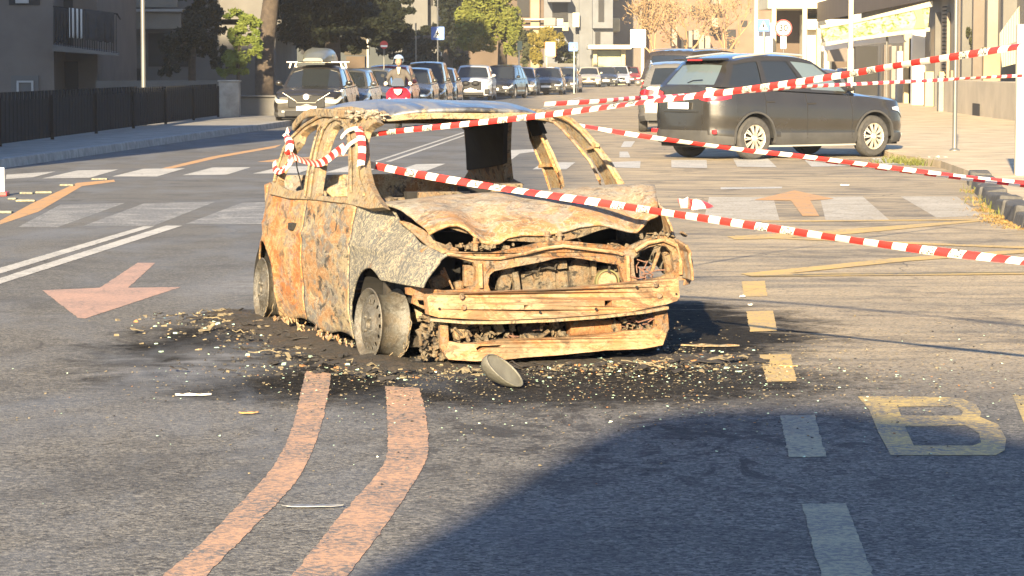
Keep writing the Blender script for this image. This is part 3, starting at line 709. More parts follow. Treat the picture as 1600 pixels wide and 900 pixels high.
# engine bay
random.seed(11)
def rot_about(c, a, ax): return Matrix.Translation(c) @ Matrix.Rotation(a, 4, Vector(ax)) @ Matrix.Translation(-Vector(c))
def lump(b, c, r, m=0, n=10, k=.3):
    bm = bmesh.new(); bmesh.ops.create_icosphere(bm, subdivisions=2, radius=1); o = random.uniform(0, 99)
    vs_ = [Vector((v.co.x*r[0], v.co.y*r[1], v.co.z*r[2]))*(1+k*fbm(v.co*1.4+Vector((o, 0, 0)), 3))+Vector(c) for v in bm.verts]
    b.add(vs_, [tuple(v.index for v in f.verts) for f in bm.faces], m); bm.free()
def PXP(px, py, x): return CP(px, py, (1, 0, 0), (x, 0, 0))
def scrap(b, c, r, m=0):
    r = [q*random.uniform(.5, 1.5) for q in r]; k = random.random()
    if k < .5:
        b.box(c.x-r[0], c.x+r[0], c.y-r[1], c.y+r[1], c.z-r[2], c.z+r[2], m, rot_about(c, random.uniform(-.7, .7), (1, random.uniform(-.5, .5), random.uniform(-.5, .5))))
    elif k < .75:
        d = Vector((random.gauss(0, .4), random.gauss(0, 1), random.gauss(0, 1))).normalized()*max(r)*1.6; b.tube([c-d, c+d], min(r)*.7, 8, m)
    else: lump(b, c, r, m, k=.6)
eb0 = MB(); eb0.box(.06, .34, -.34, .36, .20, .56); eb0.build('engine_block', M['soot'], car)
eng = MB()
def boxp(b, x0, y0, x1, y1, X, dep, tilt=0., m=0):
    a = PXP(x0, y1, X); c = PXP(x1, y0, X); ctr = (a+c)/2
    b.box(X-dep, X, a.y, c.y, a.z, c.z, m, rot_about(ctr, tilt, (1, 0, 0)))
for a in ((815, 424, 868, 458, .45, .1, .05), (782, 418, 800, 456, .5, .05, -.25), (803, 424, 812, 456, .52, .03, .15), (845, 412, 872, 424, .46, .08, -.1), (872, 408, 886, 420, .5, .06, .1), (948, 424, 970, 445, .42, .08, .1), (925, 405, 932, 432, .48, .03, 0)): boxp(eng, *a)
for i in range(60):
    c = PXP(random.uniform(770, 975), random.uniform(408, 455), random.uniform(.25, .46)); scrap(eng, c, [random.uniform(.008, .03) for _ in range(3)])
for (px, py, r) in ((905, 432, (.05, .085, .09)), (880, 440, (.05, .06, .07)), (795, 440, (.04, .04, .08)), (960, 432, (.05, .05, .07))):
    lump(eng, PXP(px, py, .42), r, k=.22)
en = eng.build('engine', M['junk'], car, True)
b = MB(); c = PXP(948, 440, .52)
b.lathe([(0, .03), (.045, .03), (.052, .02), (.055, -.02), (.055, -.09), (0, -.09)], 24, 'X', Matrix.Translation(c)); b.build('pulley', M['rust_beam'], en, True)
b = MB(); c = PXP(948, 440, .525); b.lathe([(.058, -.01), (.066, -.01), (.066, .018), (.058, .018), (.058, -.01)], 24, 'X', Matrix.Translation(c)); b.build('pulley_belt', plain('olive_belt', (.13, .12, .05), .8), en, True)
b = MB()
for i in range(130):     # ash and fused scraps on top of the engine, under the bonnet
    px = random.choice([random.gauss(745, 18), random.uniform(700, 980), random.gauss(1030, 16)]); py = 388-6*random.random() if px < 980 else random.uniform(364, 378)
    scrap(b, PXP(px, py, random.uniform(.45, .6)), [random.uniform(.004, .014) for _ in range(3)])
b.build('fused_scrap', M['junk'], en, True, kind='stuff')
b = MB()
for px, py, h in ((855, 380, 18), (862, 384, 12), (874, 378, 16), (743, 392, 20)):
    p = PXP(px, py, .6); b.tube([p, p+Vector((0, 0, h/296))], .014, 10)
    b.lathe([(0, 0), (.022, 0), (.022, .008), (0, .008)], 12, 'Z', Matrix.Translation(p+Vector((0, 0, h/296*.6))))
b.build('bonnet_catch', M['rust_front'], sp, True)
# between the beams
b = MB()
a0 = PXP(888, 514, .56); a1 = PXP(968, 511, .56)
b.tube([a0, a0.lerp(a1, .02), a0.lerp(a1, .9), a1], [.036, .04, .04, .03], 18); b.build('canister', M['junk_orange'], en, True)
b = MB(); c = PXP(832, 513, .5)
b.lathe([(0, .03), (.03, .03), (.045, .02), (.062, .03), (.066, 0), (.066, -.06), (0, -.06)], 22, 'X', Matrix.Translation(c)); b.build('fan_housing', M['soot'], en, True)
b = MB()
for i in range(240):
    px = random.uniform(706, 1040); py = random.uniform(500, 540)
    scrap(b, PXP(px, py-(px-706)*.045+4, random.uniform(.42, .6)), [random.uniform(.004, .022) for _ in range(3)])
for i in range(150):
    px = random.uniform(655, 700); py = random.uniform(492, 560); scrap(b, PXP(px, py, random.uniform(.3, .55)), [random.uniform(.004, .02) for _ in range(3)])
b.build('melted_parts', M['junk'], en, True, kind='stuff')
b = MB()
for cx, cy, n in ((1010, 425, 16), (800, 530, 12), (985, 503, 14), (860, 505, 10), (1000, 500, 6)):
    for i in range(n):
        p = PXP(cx+random.gauss(0, 7), cy+random.gauss(0, 6), random.uniform(.5, .62)); q = p+Vector((random.gauss(0, .02), random.gauss(0, .04), random.gauss(0, .04)))
        b.tube([p, (p+q)/2+Vector((.01, random.gauss(0, .015), random.gauss(0, .015))), q], .0035, 5)
b.build('copper_wire', M['junk_pink'], en, True, kind='stuff')
b = MB()
for i in range(26):
    p = PXP(random.uniform(700, 1030), random.uniform(395, 530), random.uniform(.45, .56)); pts = [p]
    for k in range(4): pts.append(pts[-1]+Vector((random.gauss(0, .01), random.gauss(0, .05), random.gauss(0, .03))))
    b.tube(pts, random.uniform(.003, .008), 6)
b.build('charred_hose', M['soot'], en, True, kind='stuff')
# headlight wells
hl = MB()
boxp(hl, 674, 430, 700, 452, .40, .04, .35); boxp(hl, 726, 414, 742, 448, .50, .04, .0); boxp(hl, 712, 440, 724, 452, .45, .05, .2)
hl.tube([PXP(693, 418, .5), PXP(708, 452, .5)], .006, 6); hl.tube([PXP(690, 424, .5), PXP(700, 438, .46)], .012, 6)
hl.build('headlight_bracket', M['rust_front'], car, bevel=.006); hl = MB()
boxp(hl, 1040, 392, 1050, 428, .45, .04, .2); boxp(hl, 1052, 386, 1068, 432, .40, .05, 0); hl.tube([PXP(1030, 392, .5), PXP(1018, 425, .48)], .012, 6)
hl.build('headlight_bracket', M['rust_front'], car, bevel=.006)
b = MB(); b.box(-.12, -.05, -.62, .62, .12, .66); b.box(.0, .5, -.5, .5, .10, .13); b.box(-.05, .3, -.62, -.56, .3, .62); b.box(-.05, .3, .56, .62, .3, .60)
b.box(.26, .30, -.42, -.60, .30, .60)
b.build('bulkhead', M['char'], car)
# far side corner skin at the right of the radiator support
trace('corner_skin', [[(1060, 378), (1074, 388), (1083, 408), (1084, 432), (1078, 444), (1070, 446), (1074, 420), (1070, 396)]], (.75, .66, 0), (.60, .76, .5), .012, M['rust_front'], bevel=.003)
# wheels: bare steel rims
def rim(cx, cy, s, steer, camber, r=.19, name='wheel', tyre_bits=True):
    w = empty(name, (cx, cy, r-.012)); w.parent = car
    w.rotation_euler = (camber, 0, steer)
    b = MB()
    prof = [(r, -.085), (r+.004, -.08), (r-.006, -.07), (r-.016, -.06), (r-.030, -.03), (r-.030, .03), (r-.016, .06), (r-.006, .07), (r+.004, .08), (r, .085), (r-.012, .078), (r-.024, .06), (r-.038, .03), (r-.038, -.03), (r-.024, -.06), (r-.012, -.078), (r, -.085)]
    b.lathe(prof, 48, 'Y'); b.build('barrel', M['rim'], w, True)
    b = MB(); R0 = r-.03; n = 48
    out = [(R0*math.cos(2*math.pi*i/n), R0*math.sin(2*math.pi*i/n)) for i in range(n)]
    holes = []
    for i in range(14):
        a = 2*math.pi*i/14; rc = r*.66
        holes.append([((rc+.014*math.cos(q))*math.cos(a)-.011*math.sin(q)*math.sin(a), (rc+.014*math.cos(q))*math.sin(a)+.011*math.sin(q)*math.cos(a)) for q in [2*math.pi*k/8 for k in range(8)]])
    ring = [(r*.5*math.cos(2*math.pi*i/20), r*.5*math.sin(2*math.pi*i/20)) for i in range(20)]
    def fr_(q, o=0.): d = math.hypot(*q); return Vector((q[0], s*(.066-.008*math.cos(d/R0*6)+o), q[1]))
    b.poly([out, ring]+holes, lambda q: fr_(q), lambda q: fr_(q, -.004))
    b.lathe([(r*.5, s*.072), (r*.36, s*.088), (r*.2, s*.078), (.028, s*.082), (.024, s*.055), (0, s*.055)], 28, 'Y')
    for i in range(4):
        a = math.pi/4+i*math.pi/2; b.lathe([(0, s*.092), (.009, s*.092), (.011, s*.07)], 8, 'Y', Matrix.Translation((.05*math.cos(a), 0, .05*math.sin(a))))
    b.build('rim_disc', M['rim'], w, True)
    b = MB(); b.lathe([(0, s*.046), (r*.80, s*.046), (r*.80, -s*.04), (0, -s*.04)], 24, 'Y'); b.build('brake_disc', M['char'], w, True)  # brake disc made a wide black plate so the rim holes look dark
    b = MB(); random.seed(int(cx*10)+4)      # wire cords left from the tyre
    for k in range(16):
        a0 = random.uniform(3.3, 5.6); ln = random.uniform(.5, 1.4); rr_ = r+random.uniform(.0, .02); yy = random.uniform(-.09, .09)
        b.tube([Vector((rr_*math.cos(a0+ln*i/6)*(1+.05*i*random.random()), yy+random.gauss(0, .006), max(-r+.014, rr_*math.sin(a0+ln*i/6)))) for i in range(7)], .0025, 4)
    b.build('tyre_wire', M['rust_pillar'], w)
    return w
rim(0.02, -.735, -1, R(6), R(-3)); rim(-2.46, -.715, -1, 0, R(-3)); rim(0, .70, 1, R(8), R(3)); rim(-2.46, .715, 1, 0, R(3))
b = MB()
b.tube([(0, -.6, .2), (-.02, -.45, .22), (-.02, .45, .22), (0, .6, .2)], .03, 8); b.tube([(0, -.52, .2), (-.06, -.5, .5)], .035, 8); b.tube([(0, .52, .2), (-.06, .5, .5)], .035, 8); b.tube([(-2.46, -.6, .2), (-2.46, .6, .2)], .04, 8)
b.build('axle', M['rust_pillar'], car, True)
# interior: dash frame, seats
b = MB()
b.tube([(-.5, -.64, .80), (-.5, .64, .82)], .028, 8); b.box(-.55, -.25, -.6, .6, .70, .79)
b.box(-.5, -.4, .02, .2, .78, .90); b.box(-.46, -.42, -.4, -.1, .79, .86); b.build('dashboard_frame', M['junk'], car, bevel=.006)
b = MB(); b.box(-.47, -.43, -.16, .02, .80, .885); b.build('charred_dash_box', M['char'], car); b = MB(); b.box(-.5, -.44, -.46, -.36, .8, .86); b.build('charred_dash_box', M['char'], car)
for yy in (-.36, .36):
    st = MB(); st.tube([(-1.35, yy-.2, .2), (-1.45, yy-.19, .75), (-1.47, yy, .80), (-1.45, yy+.19, .75), (-1.35, yy+.2, .2)], .014, 8)
    st.tube([(-1.37, yy-.2, .25), (-.95, yy-.2, .28), (-.95, yy+.2, .28), (-1.37, yy+.2, .25)], .014, 8)
    for k in range(5): st.tube([(-1.38-.014*k*.5, yy-.19, .3+.09*k), (-1.38-.014*k*.5, yy+.19, .3+.09*k)], .005, 5)
    st.build('seat_frame', M['rust_pillar'], car, True)
b = MB(); b.tube([(-2.1, -.5, .3), (-2.25, -.48, .74), (-2.25, .48, .74), (-2.1, .5, .3)], .016, 8); b.box(-2.3, -2.26, -.5, -.1, .3, .72); b.build('rear_bench_frame', M['soot'], car, True)
b = MB(); b.tube([CP(*q, NS, (0, -.66, .8)) for q in [(461, 232), (464, 262), (470, 285), (472, 298)]], .004, 6); b.build('hanging_cable', M['char'], car)
# sagging sill strips and flakes along the side
b = MB(); random.seed(21)
for i in range(60):
    x = random.uniform(-2.1, -.4); z = random.uniform(.012, .05); y = -random.uniform(.74, .83); r = random.uniform(.006, .022)
    b.box(x-r, x+r, y-.003, y+.003, z-r*.6, z+r*.6, M=rot_about((x, y, z), random.uniform(-1.2, 1.2), (random.uniform(-1, 1), .6, random.uniform(-.4, .4))))
b.build('peeling_sill_flake', M['rust_side'], car, kind='stuff')

# ================================================================== DEBRIS
def shard(b, x, y, z, r, m, flat=.35):
    a = random.uniform(0, 6.28); n = random.choice((3, 4, 5)); t = r*flat*random.uniform(.5, 1.3); tx, ty = random.gauss(0, .25), random.gauss(0, .25)
    top = []; bot = []
    for i in range(n):
        q = a+2*math.pi*i/n; rr_ = r*random.uniform(.6, 1.15); dx, dy = rr_*math.cos(q), rr_*math.sin(q)
        top.append((x+dx, y+dy, z+t+dx*tx+dy*ty)); bot.append((x+dx*1.1, y+dy*1.1, z))
    b.add(top+bot, [tuple(range(n))]+[(i, (i+1) % n, n+(i+1) % n, n+i) for i in range(n)], m)
random.seed(31)
b = MB()
def car2w(x, y): c, s = math.cos(CA), math.sin(CA); return CO.x+x*c-y*s, CO.y+x*s+y*c
def pick(pal):
    q = random.random()
    for m, p in pal:
        q -= p
        if q < 0: return m
    return 0
PAL = [(0, .24), (1, .66), (2, .04), (3, .06)]
for i in range(5200):          # round the footprint of the car
    side = random.random(); d = abs(random.gauss(0, .34))
    if side < .42: x, y = random.uniform(-3.0, .8), -.72-d*1.15+random.uniform(-.12, .25)
    elif side < .86: x, y = .62+d*.9-random.uniform(0, .25), random.uniform(-1.1, 1.1)
    elif side < .93: x, y = random.uniform(-3.0, .8), .8+d*.5
    else: x, y = random.uniform(-3, .6), random.uniform(-.7, .7)
    wx, wy = car2w(x, y)
    shard(b, wx, wy, 0, random.choice((.004, .006, .008, .011, .016))*random.uniform(.7, 1.3), pick(PAL))
for i in range(3800):          # finer scatter on the asphalt in front
    wx = random.gauss(.35, 1.15); wy = 14.6-abs(random.gauss(0, 1.5))
    shard(b, wx, wy, .004, random.choice((.0025, .003, .004, .006))*random.uniform(.8, 1.3), pick([(0, .42), (1, .42), (2, .05), (3, .11)]))
for i in range(500):
    q = G(1040+560*random.random()**1.6, random.gauss(560, 30)); shard(b, q.x, q.y, .004, random.uniform(.003, .008), pick([(0, .75), (1, .2), (3, .05)]))
b.build('debris', [M['debris_ash'], M['debris_dark'], M['debris_rust'], M['debris_glass']], kind='stuff', label='ash flakes, glass crumbs and charred scraps strewn round the wreck', cat='debris')
# larger charred sheets, strips and wire lying in the ash
for i in range(130):
    if random.random() < .5: x, y = random.uniform(-3.0, .7), -.85-abs(random.gauss(0, .35))
    else: x, y = .75+abs(random.gauss(0, .22)), random.uniform(-1.2, 1.1)
    wx, wy = car2w(x, y); L_ = random.uniform(.04, .16); wd = random.uniform(.01, .035); a = random.gauss(0, .9)
    b = MB() if i == 0 else b
    T = Matrix.Translation((wx, wy, random.uniform(.008, .03))) @ Matrix.Rotation(a, 4, 'Z') @ Matrix.Rotation(random.gauss(0, .25), 4, 'X') @ Matrix.Rotation(random.gauss(0, .12), 4, 'Y')
    pts = [T @ Vector((L_*(k/4-.5), wd*.3*random.gauss(0, 1), .006*random.gauss(0, 1))) for k in range(5)]
    if i % 3: b.sweep(pts, wd, .004, T.to_3x3() @ Vector((0, 1, .2)), random.choice((1, 1, 1, 1, 1, 0)))
    else: b.tube(pts, .003, 5, random.choice((1, 0, 1)))
b.build('charred_scraps', [M['debris_ash'], M['debris_dark'], M['debris_rust'], M['debris_glass']], kind='stuff', label='charred strips and wires lying in the ash round the wreck', cat='debris')
# low mounds of ash against the sills
b = MB(); n = 90; v = []
for i in range(n+1):
    for j in range(17):
        x = lerp(-3.05, .7, i/n); t = j/16; y = -.62-.62*t
        h = .045*(math.sin(math.pi*min(1, t*.9+.1)))**1.3*(.4+.75*abs(fbm((x*2.2, y*2.2, 4))))*math.exp(-((t-.25)/.5)**2) + .010*fbm((x*14, y*14, 1))-.006
        if t > .97 or i in (0, n): h = -.01
        X, Y = car2w(x, y-.12*fbm((x*1.7, 3, 1))); v.append((X, Y, h))
b.add(v, [(i*17+j, (i+1)*17+j, (i+1)*17+j+1, i*17+j+1) for i in range(n) for j in range(16)])
v = []
for i in range(n+1):
    for j in range(15):
        y = lerp(-1.0, 1.0, i/n); t = j/14; x = .30+.55*t
        h = .038*math.sin(math.pi*min(1, t*.9+.1))*(.3+.8*abs(fbm((x*2.7, y*2.7, 8))))+.010*fbm((x*15, y*15, 2))-.008
        if t > .97 or t < .03 or i in (0, n): h = -.01
        X, Y = car2w(x+.1*fbm((y*1.7, 5, 1)), y); v.append((X, Y, h))
b.add(v, [(i*15+j, (i+1)*15+j, (i+1)*15+j+1, i*15+j+1) for i in range(n) for j in range(14)])
b.build('ash_heap', rust('ash_heap', (.05, .045, .038), (.10, .06, .03), (.025, .024, .022), (.012, .012, .012), 9, .7, .6, orange=.5, bump=1.), kind='stuff', smooth=True, label='dark heaped ash under the burnt car', cat='ash')
def litter(name, px, py, mat, w, d, h, label, cat, a=0., seed=1):
    random.seed(seed); p = G(px, py); b = MB(); n = 10; m_ = 5; v = []
    for i in range(n+1):
        for j in range(m_+1):
            u = i/n-.5; t = j/m_-.5; wd = (1-(2*abs(u))**3)*d
            v.append((u*w, t*wd, .006+h*(.5+.5*fbm((u*5+seed, t*4, seed)))*(1-(2*abs(t))**2*.6)))
    b.add(v, [(i*(m_+1)+j, (i+1)*(m_+1)+j, (i+1)*(m_+1)+j+1, i*(m_+1)+j+1) for i in range(n) for j in range(m_)])
    o = b.build(name, mat, smooth=True, label=label, cat=cat, solid=.002); o.location = p; o.rotation_euler = (0, 0, a); return o
M['paper'] = plain('scrap_paper', (.62, .6, .54), .7, .2, 20); M['metal_scrap'] = plain('dull_metal', (.30, .30, .29), .4, .3, 20, metal=.6)
litter('paper_scrap', 302, 620, M['paper'], .17, .03, .015, 'flat pale scrap on the asphalt left of the orange bands', 'litter', .1, 2)
litter('trim_strip', 488, 794, M['metal_scrap'], .22, .035, .012, 'grey plastic trim strip lying between the two orange bands', 'debris', .05, 3)
litter('leaf_scrap', 389, 648, M['amber_paint'], .09, .04, .01, 'small yellow scrap on the asphalt near the burnt car', 'litter', .2, 4)
litter('paper_ball', 1172, 480-1, M['paper'], .03, .03, .02, 'tiny white crumb on the asphalt beside the second yellow dash', 'litter', .2, 5)
litter('paper_scrap', 800+360, 466, M['paper'], .04, .02, .02, 'small white scrap beside the first yellow dash', 'litter', .2, 6)
litter('foil_scrap', 1232, 604-30, M['amber_paint'], .1, .03, .01, 'flattened orange scrap near the third yellow dash', 'litter', 0, 7)
litter('rubber_strip', 1106, 543, M['rust_pillar'], .35, .05, .02, 'rusty strip of metal on the ground at the right of the burnt bumper', 'debris', -.1, 8)
litter('white_scrap', 1320, 291, M['paper'], .12, .08, .03, 'white scrap on the road above the orange arrow', 'litter', 0, 9)
litter('steel_strip', 460, 506, M['rust_pillar'], .5, .05, .03, 'rusty metal strip on the ground at the rear wheel of the wreck', 'debris', .15, 10)
# fallen wing mirror
mr = empty('wing_mirror', G(786, 608), 0, 'fallen grey wing mirror housing lying in front of the burnt bumper', 'car mirror')
b = MB(); v = []; n = 22; K = 9
for k in range(K+1):
    t = k/K
    for i in range(n):
        a = 2*math.pi*i/n; rx = .112*(1-t**2.2*.55); rz = .062*(1-t**2*.62)
        v.append((rx*math.cos(a)+(.035*t)*(-1), -.085*t, rz*math.sin(a)))
fs = [(k*n+i, k*n+(i+1) % n, (k+1)*n+(i+1) % n, (k+1)*n+i) for k in range(K) for i in range(n)]+[tuple(K*n+i for i in range(n))]
X_ = Vector((.76, 0, -.65)).normalized(); Y_ = Vector((.50, -.52, .58)); Y_ = (Y_-X_*Y_.dot(X_)).normalized(); Z_ = X_.cross(Y_)
Mm = Matrix.Translation((.01, 0, .092)) @ Matrix((X_, Y_, Z_)).transposed().to_4x4()
b.add([Mm @ Vector(q) for q in v], fs); b.build('housing', M['mirror_plastic'], mr, True, solid=.006)
b = MB(); v = [Mm @ Vector((.105*math.cos(2*math.pi*i/n), -.006, .056*math.sin(2*math.pi*i/n))) for i in range(n)]; b.add(v, [tuple(range(n))]); b.build('backing_plate', plain('mirror_backing', (.12, .115, .09), .5, .4, 8), mr, solid=.004)
# ================================================================== VEHICLES
PAINT = {}
def paint(name, col, **k):
    if name not in PAINT: PAINT[name] = car_paint(name+'_paint', col, **k)
    return PAINT[name]
M['well'] = plain('wheel_well', (.01, .01, .01), .95, .2)
M['cladding'] = plain('grey_cladding', (.045, .044, .042), .7, .3, 4)
def build_car(name, label, loc, rz, pm, L=4.3, W=1.8, H=1.5, wb=2.6, fo=.88, r=.32, cl=.2, belt=(.92, .97), nose=.72, cowl=.95, roof=(.25, -1.55), back=-2.0,
              ns=44, spokes=10, detail=1, clad=False, rails=None, group=None, glass='glass', rear=True, lights='lens', cat='car', rim_mat='chrome', hood_h=None, round_=1.):
    """x forward; cowl/roof/back are x of windscreen foot, roof front/rear edge and foot of the rear glass"""
    root = empty(name, loc, rz, label, cat, group)
    xf = L/2-fo; xr = xf-wb; Ra = r+.065; hw = W/2
    def top(x):
        return sinterp(x, [(-L/2, belt[1]), (cowl, belt[0]+.02), (L/2-.28, nose+.06), (L/2, nose-.08)]) if x > cowl-.01 else lerp(belt[1], belt[0]+.02, (x+L/2)/(cowl+L/2))
    def hwid(x):
        q = max(0, (abs(x)-(L/2-.55))/.55); return hw*(1-.17*round_*q**2.4)
    def sec(x, t):          # t 0..1 on the side, 1..2 over the top
        w = hwid(x); z1 = top(x); z0 = cl+.04*max(0, (abs(x)-(L/2-.4))/.4)
        if t <= 1:
            z = lerp(z0, z1-.05, t); y = w*(1-.05*(1-min(1, t/.18))**2-.075*max(0, (t-.45)/.55)**1.7); 
            y -= .018*math.exp(-((t-.30)/.09)**2); y += .012*math.exp(-((t-.74)/.05)**2)
        else:
            u = t-1; y = w*.925*(1-u)**.85; z = z1-.05+.05*(1-(1-u)**2.2)+(.035*(1-(1-u)**2) if x > cowl else 0)
        return y, z
    nz = 13; nt2 = 6; b = MB(); grid = {}; ins = {}
    xs = [-L/2+L*i/ns for i in range(ns+1)]
    for s in (-1, 1):
        pts = []
        for i, x0 in enumerate(xs):
            for k in range(nz+nt2+1):
                t = k/nz if k <= nz else 1+(k-nz)/nt2
                x = x0; y, z = sec(x, t); inn = False
                if k < nz:
                    for cx in (xf, xr):
                        d = math.hypot(x-cx, z-r)
                        if d < Ra: inn = True; d = max(d, .001); x = cx+(x-cx)/d*Ra; z = max(cl*.5, r+(z-r)/d*Ra)
                pts.append(Vector((x, s*y, z))); ins[(i, k)] = inn
        K = nz+nt2+1; fs = []; ms = []
        for i in range(ns):
            for k in range(nz+nt2):
                q = ((i, k), (i+1, k), (i+1, k+1), (i, k+1))
                if all(ins[a] for a in q): continue
                f = tuple(a*K+c for a, c in q); z = (pts[f[0]].z+pts[f[3]].z)/2
                fs.append(f); ms.append(1 if clad and z < cl+.17 else 0)
        base = len(b.v); b.v += pts
        for f, m in zip(fs, ms): b.f.append([base+a for a in f]); b.m.append(m)
        # end caps, slightly bowed
        for xe, i in ((-1, 0), (1, ns)):
            col = [pts[i*K+k] for k in range(K)]; n = 4; rows = [col]
            for j in range(1, n+1):
                u = j/n; rows.append([Vector((p.x+xe*.07*(1-(1-u)**2)*(1-.5*abs((p.z-.5)/.5)), p.y*(1-u), lerp(p.z, p.z, u))) for p in col])
            for j in range(n):
                for k in range(K-1):
                    b.add([rows[j][k], rows[j+1][k], rows[j+1][k+1], rows[j][k+1]], [(0, 1, 2, 3)], 1 if clad and rows[j][k].z < cl+.2 else 0)
    bm = bmesh.new(); me = bpy.data.meshes.new('body'); me.from_pydata([tuple(v) for v in b.v], [], b.f)
    me.materials.append(pm); me.materials.append(M['cladding']); me.polygons.foreach_set('material_index', b.m)
    bm.from_mesh(me); bmesh.ops.remove_doubles(bm, verts=bm.verts, dist=.0008); bmesh.ops.recalc_face_normals(bm, faces=bm.faces); bm.to_mesh(me); bm.free()
    me.polygons.foreach_set('use_smooth', [True]*len(me.polygons)); me.set_sharp_from_angle(angle=R(38))
    o = bpy.data.objects.new('body', me); COL.objects.link(o); o.parent = root
    # greenhouse
    wbelt = hw*.905; wroof = hw*.70
    def side(u, t, s):
        xb = lerp(back, cowl, u); xr_ = lerp(roof[1], roof[0], u); x = lerp(xb, xr_, t)
        tt = t; y = lerp(wbelt, wroof, tt**1.25)*(1-.045*abs(2*u-1)**3)
        zb = top(x)-.03 if x > cowl else top(min(x, cowl-.02))-.03
        zr = H-.045-.06*round_*abs(2*u-1.05)**2.5
        return Vector((x, s*y, lerp(zb, zr, t)))
    gb = MB(); wins = []
    ub = [0, .055, .30, .345, .63, .675, .955, 1.0] if rear else [0, .04, .5, .54, .95, 1]
    tb = [0, .08, .5, .86, 1]
    glass_cells = {1, 3, 5} if rear else {1, 3}
    for s in (-1, 1):
        for c in range(len(ub)-1):
            isg = c in glass_cells; us = [ub[c]+(ub[c+1]-ub[c])*i/4 for i in range(5)]
            if isg:
                w = MB()
                q = [[side(u, t, s)-Vector((0, s*.012, 0)) for t in (.08, .5, .86)] for u in us]
                v = [p for rw in q for p in rw]; w.add(v, [(i*3+j, (i+1)*3+j, (i+1)*3+j+1, i*3+j+1) for i in range(4) for j in range(2)]); wins.append(w)
            for a, c_ in zip(us, us[1:]):
                for t0, t1 in zip(tb, tb[1:]):
                    if isg and t0 >= .08 and t1 <= .86: continue
                    gb.add([side(a, t0, s), side(c_, t0, s), side(c_, t1, s), side(a, t1, s)], [(0, 1, 2, 3)])
    def rp(u, v):
        p = side(u, 1, 1); y = p.y*v
        return Vector((p.x+(.09*(1-v*v) if u > .99 else -.05*(1-v*v) if u < .01 else lerp(-.05, .09, u)*(1-v*v)), y, p.z+.045*(1-abs(v)**2.6)))
    n = 12; m_ = 10
    v = [rp(i/n, j/m_*2-1) for i in range(n+1) for j in range(m_+1)]
    gb.add(v, [(i*(m_+1)+j, (i+1)*(m_+1)+j, (i+1)*(m_+1)+j+1, i*(m_+1)+j+1) for i in range(n) for j in range(m_)])
    scr = []
    for u, nm, bow in ((1, 'windscreen', .13), (0, 'rear_window', -.07)):
        w = MB()
        def sp(t, v_, inset=0):
            a = side(u, t, 1); return Vector((a.x+lerp(bow, .09 if u else -.05, t)*(1-v_*v_)-(inset if u else -inset), a.y*v_, a.z+.045*(1-abs(v_)**2.6)*t**3))
        vsn = [-1, -.90, -.45, 0, .45, .90, 1] if u else [-1, -.80, -.4, 0, .4, .80, 1]; tsn = [0, .06, .35, .65, .92, 1] if u else [0, .10, .35, .65, .86, 1]
        for i in range(6):
            for j in range(5):
                q = (sp(tsn[j], vsn[i]), sp(tsn[j], vsn[i+1]), sp(tsn[j+1], vsn[i+1]), sp(tsn[j+1], vsn[i]))
                if 0 < i < 5 and 0 < j < 4: w.add([Vector(p)-Vector((.01 if u else -.01, 0, 0)) for p in q], [(0, 1, 2, 3)])
                else: gb.add(q, [(0, 1, 2, 3)])
        scr.append((nm, w))
    me = gb.build('roof', pm, root, True)
    bm = bmesh.new(); bm.from_mesh(me.data); bmesh.ops.remove_doubles(bm, verts=bm.verts, dist=.001); bmesh.ops.recalc_face_normals(bm, faces=bm.faces); bm.to_mesh(me.data); bm.free()
    for k_, w in enumerate(wins): w.build('side_window', M['glass_pale'] if glass == 'glass_suv' and k_ % 3 == 2 else M[glass], root, True)
    for nm, w in scr: w.build(nm, M['glass_pale'] if (nm == 'rear_window' and glass == 'glass_suv') else M[glass], root, True)
    if detail > 1:
        for cx in (xf, xr):
            for s in (-1, 1):
                tr_ = MB(); pts = []
                for i in range(17):
                    a = math.pi*(-.06+1.12*i/16); x = cx+(Ra+.012)*math.cos(a); z = r+(Ra+.012)*math.sin(a)
                    if z < cl: continue
                    y, _ = sec(max(-L/2, min(L/2, x)), min(1, max(0, (z-cl)/(top(x)-.05-cl)))); pts.append(Vector((x, s*(y-.004), z)))
                tr_.sweep(pts, .045, .03, (0, 1, 0)); tr_.build('arch_trim', M['cladding'], root, True)
    # wells, underside
    u_ = MB(); u_.box(-L/2+.1, L/2-.1, -hw+.25, hw-.25, cl-.03, cl+.1)
    for cx in (xf, xr):
        for s in (-1, 1):
            n = 12; v = []
            for i in range(n+1):
                a = math.pi*i/n
                for yy in (hw-.04, hw-.42): v.append((cx+(Ra+.01)*math.cos(a), s*yy, r+(Ra+.01)*math.sin(a)))
            u_.add(v, [(2*i, 2*i+1, 2*i+3, 2*i+2) for i in range(n)])
            u_.box(cx-Ra, cx+Ra, s*(hw-.43)-.01, s*(hw-.43)+.01, .2, r+Ra)
    u_.build('underbody', M['well'], root)
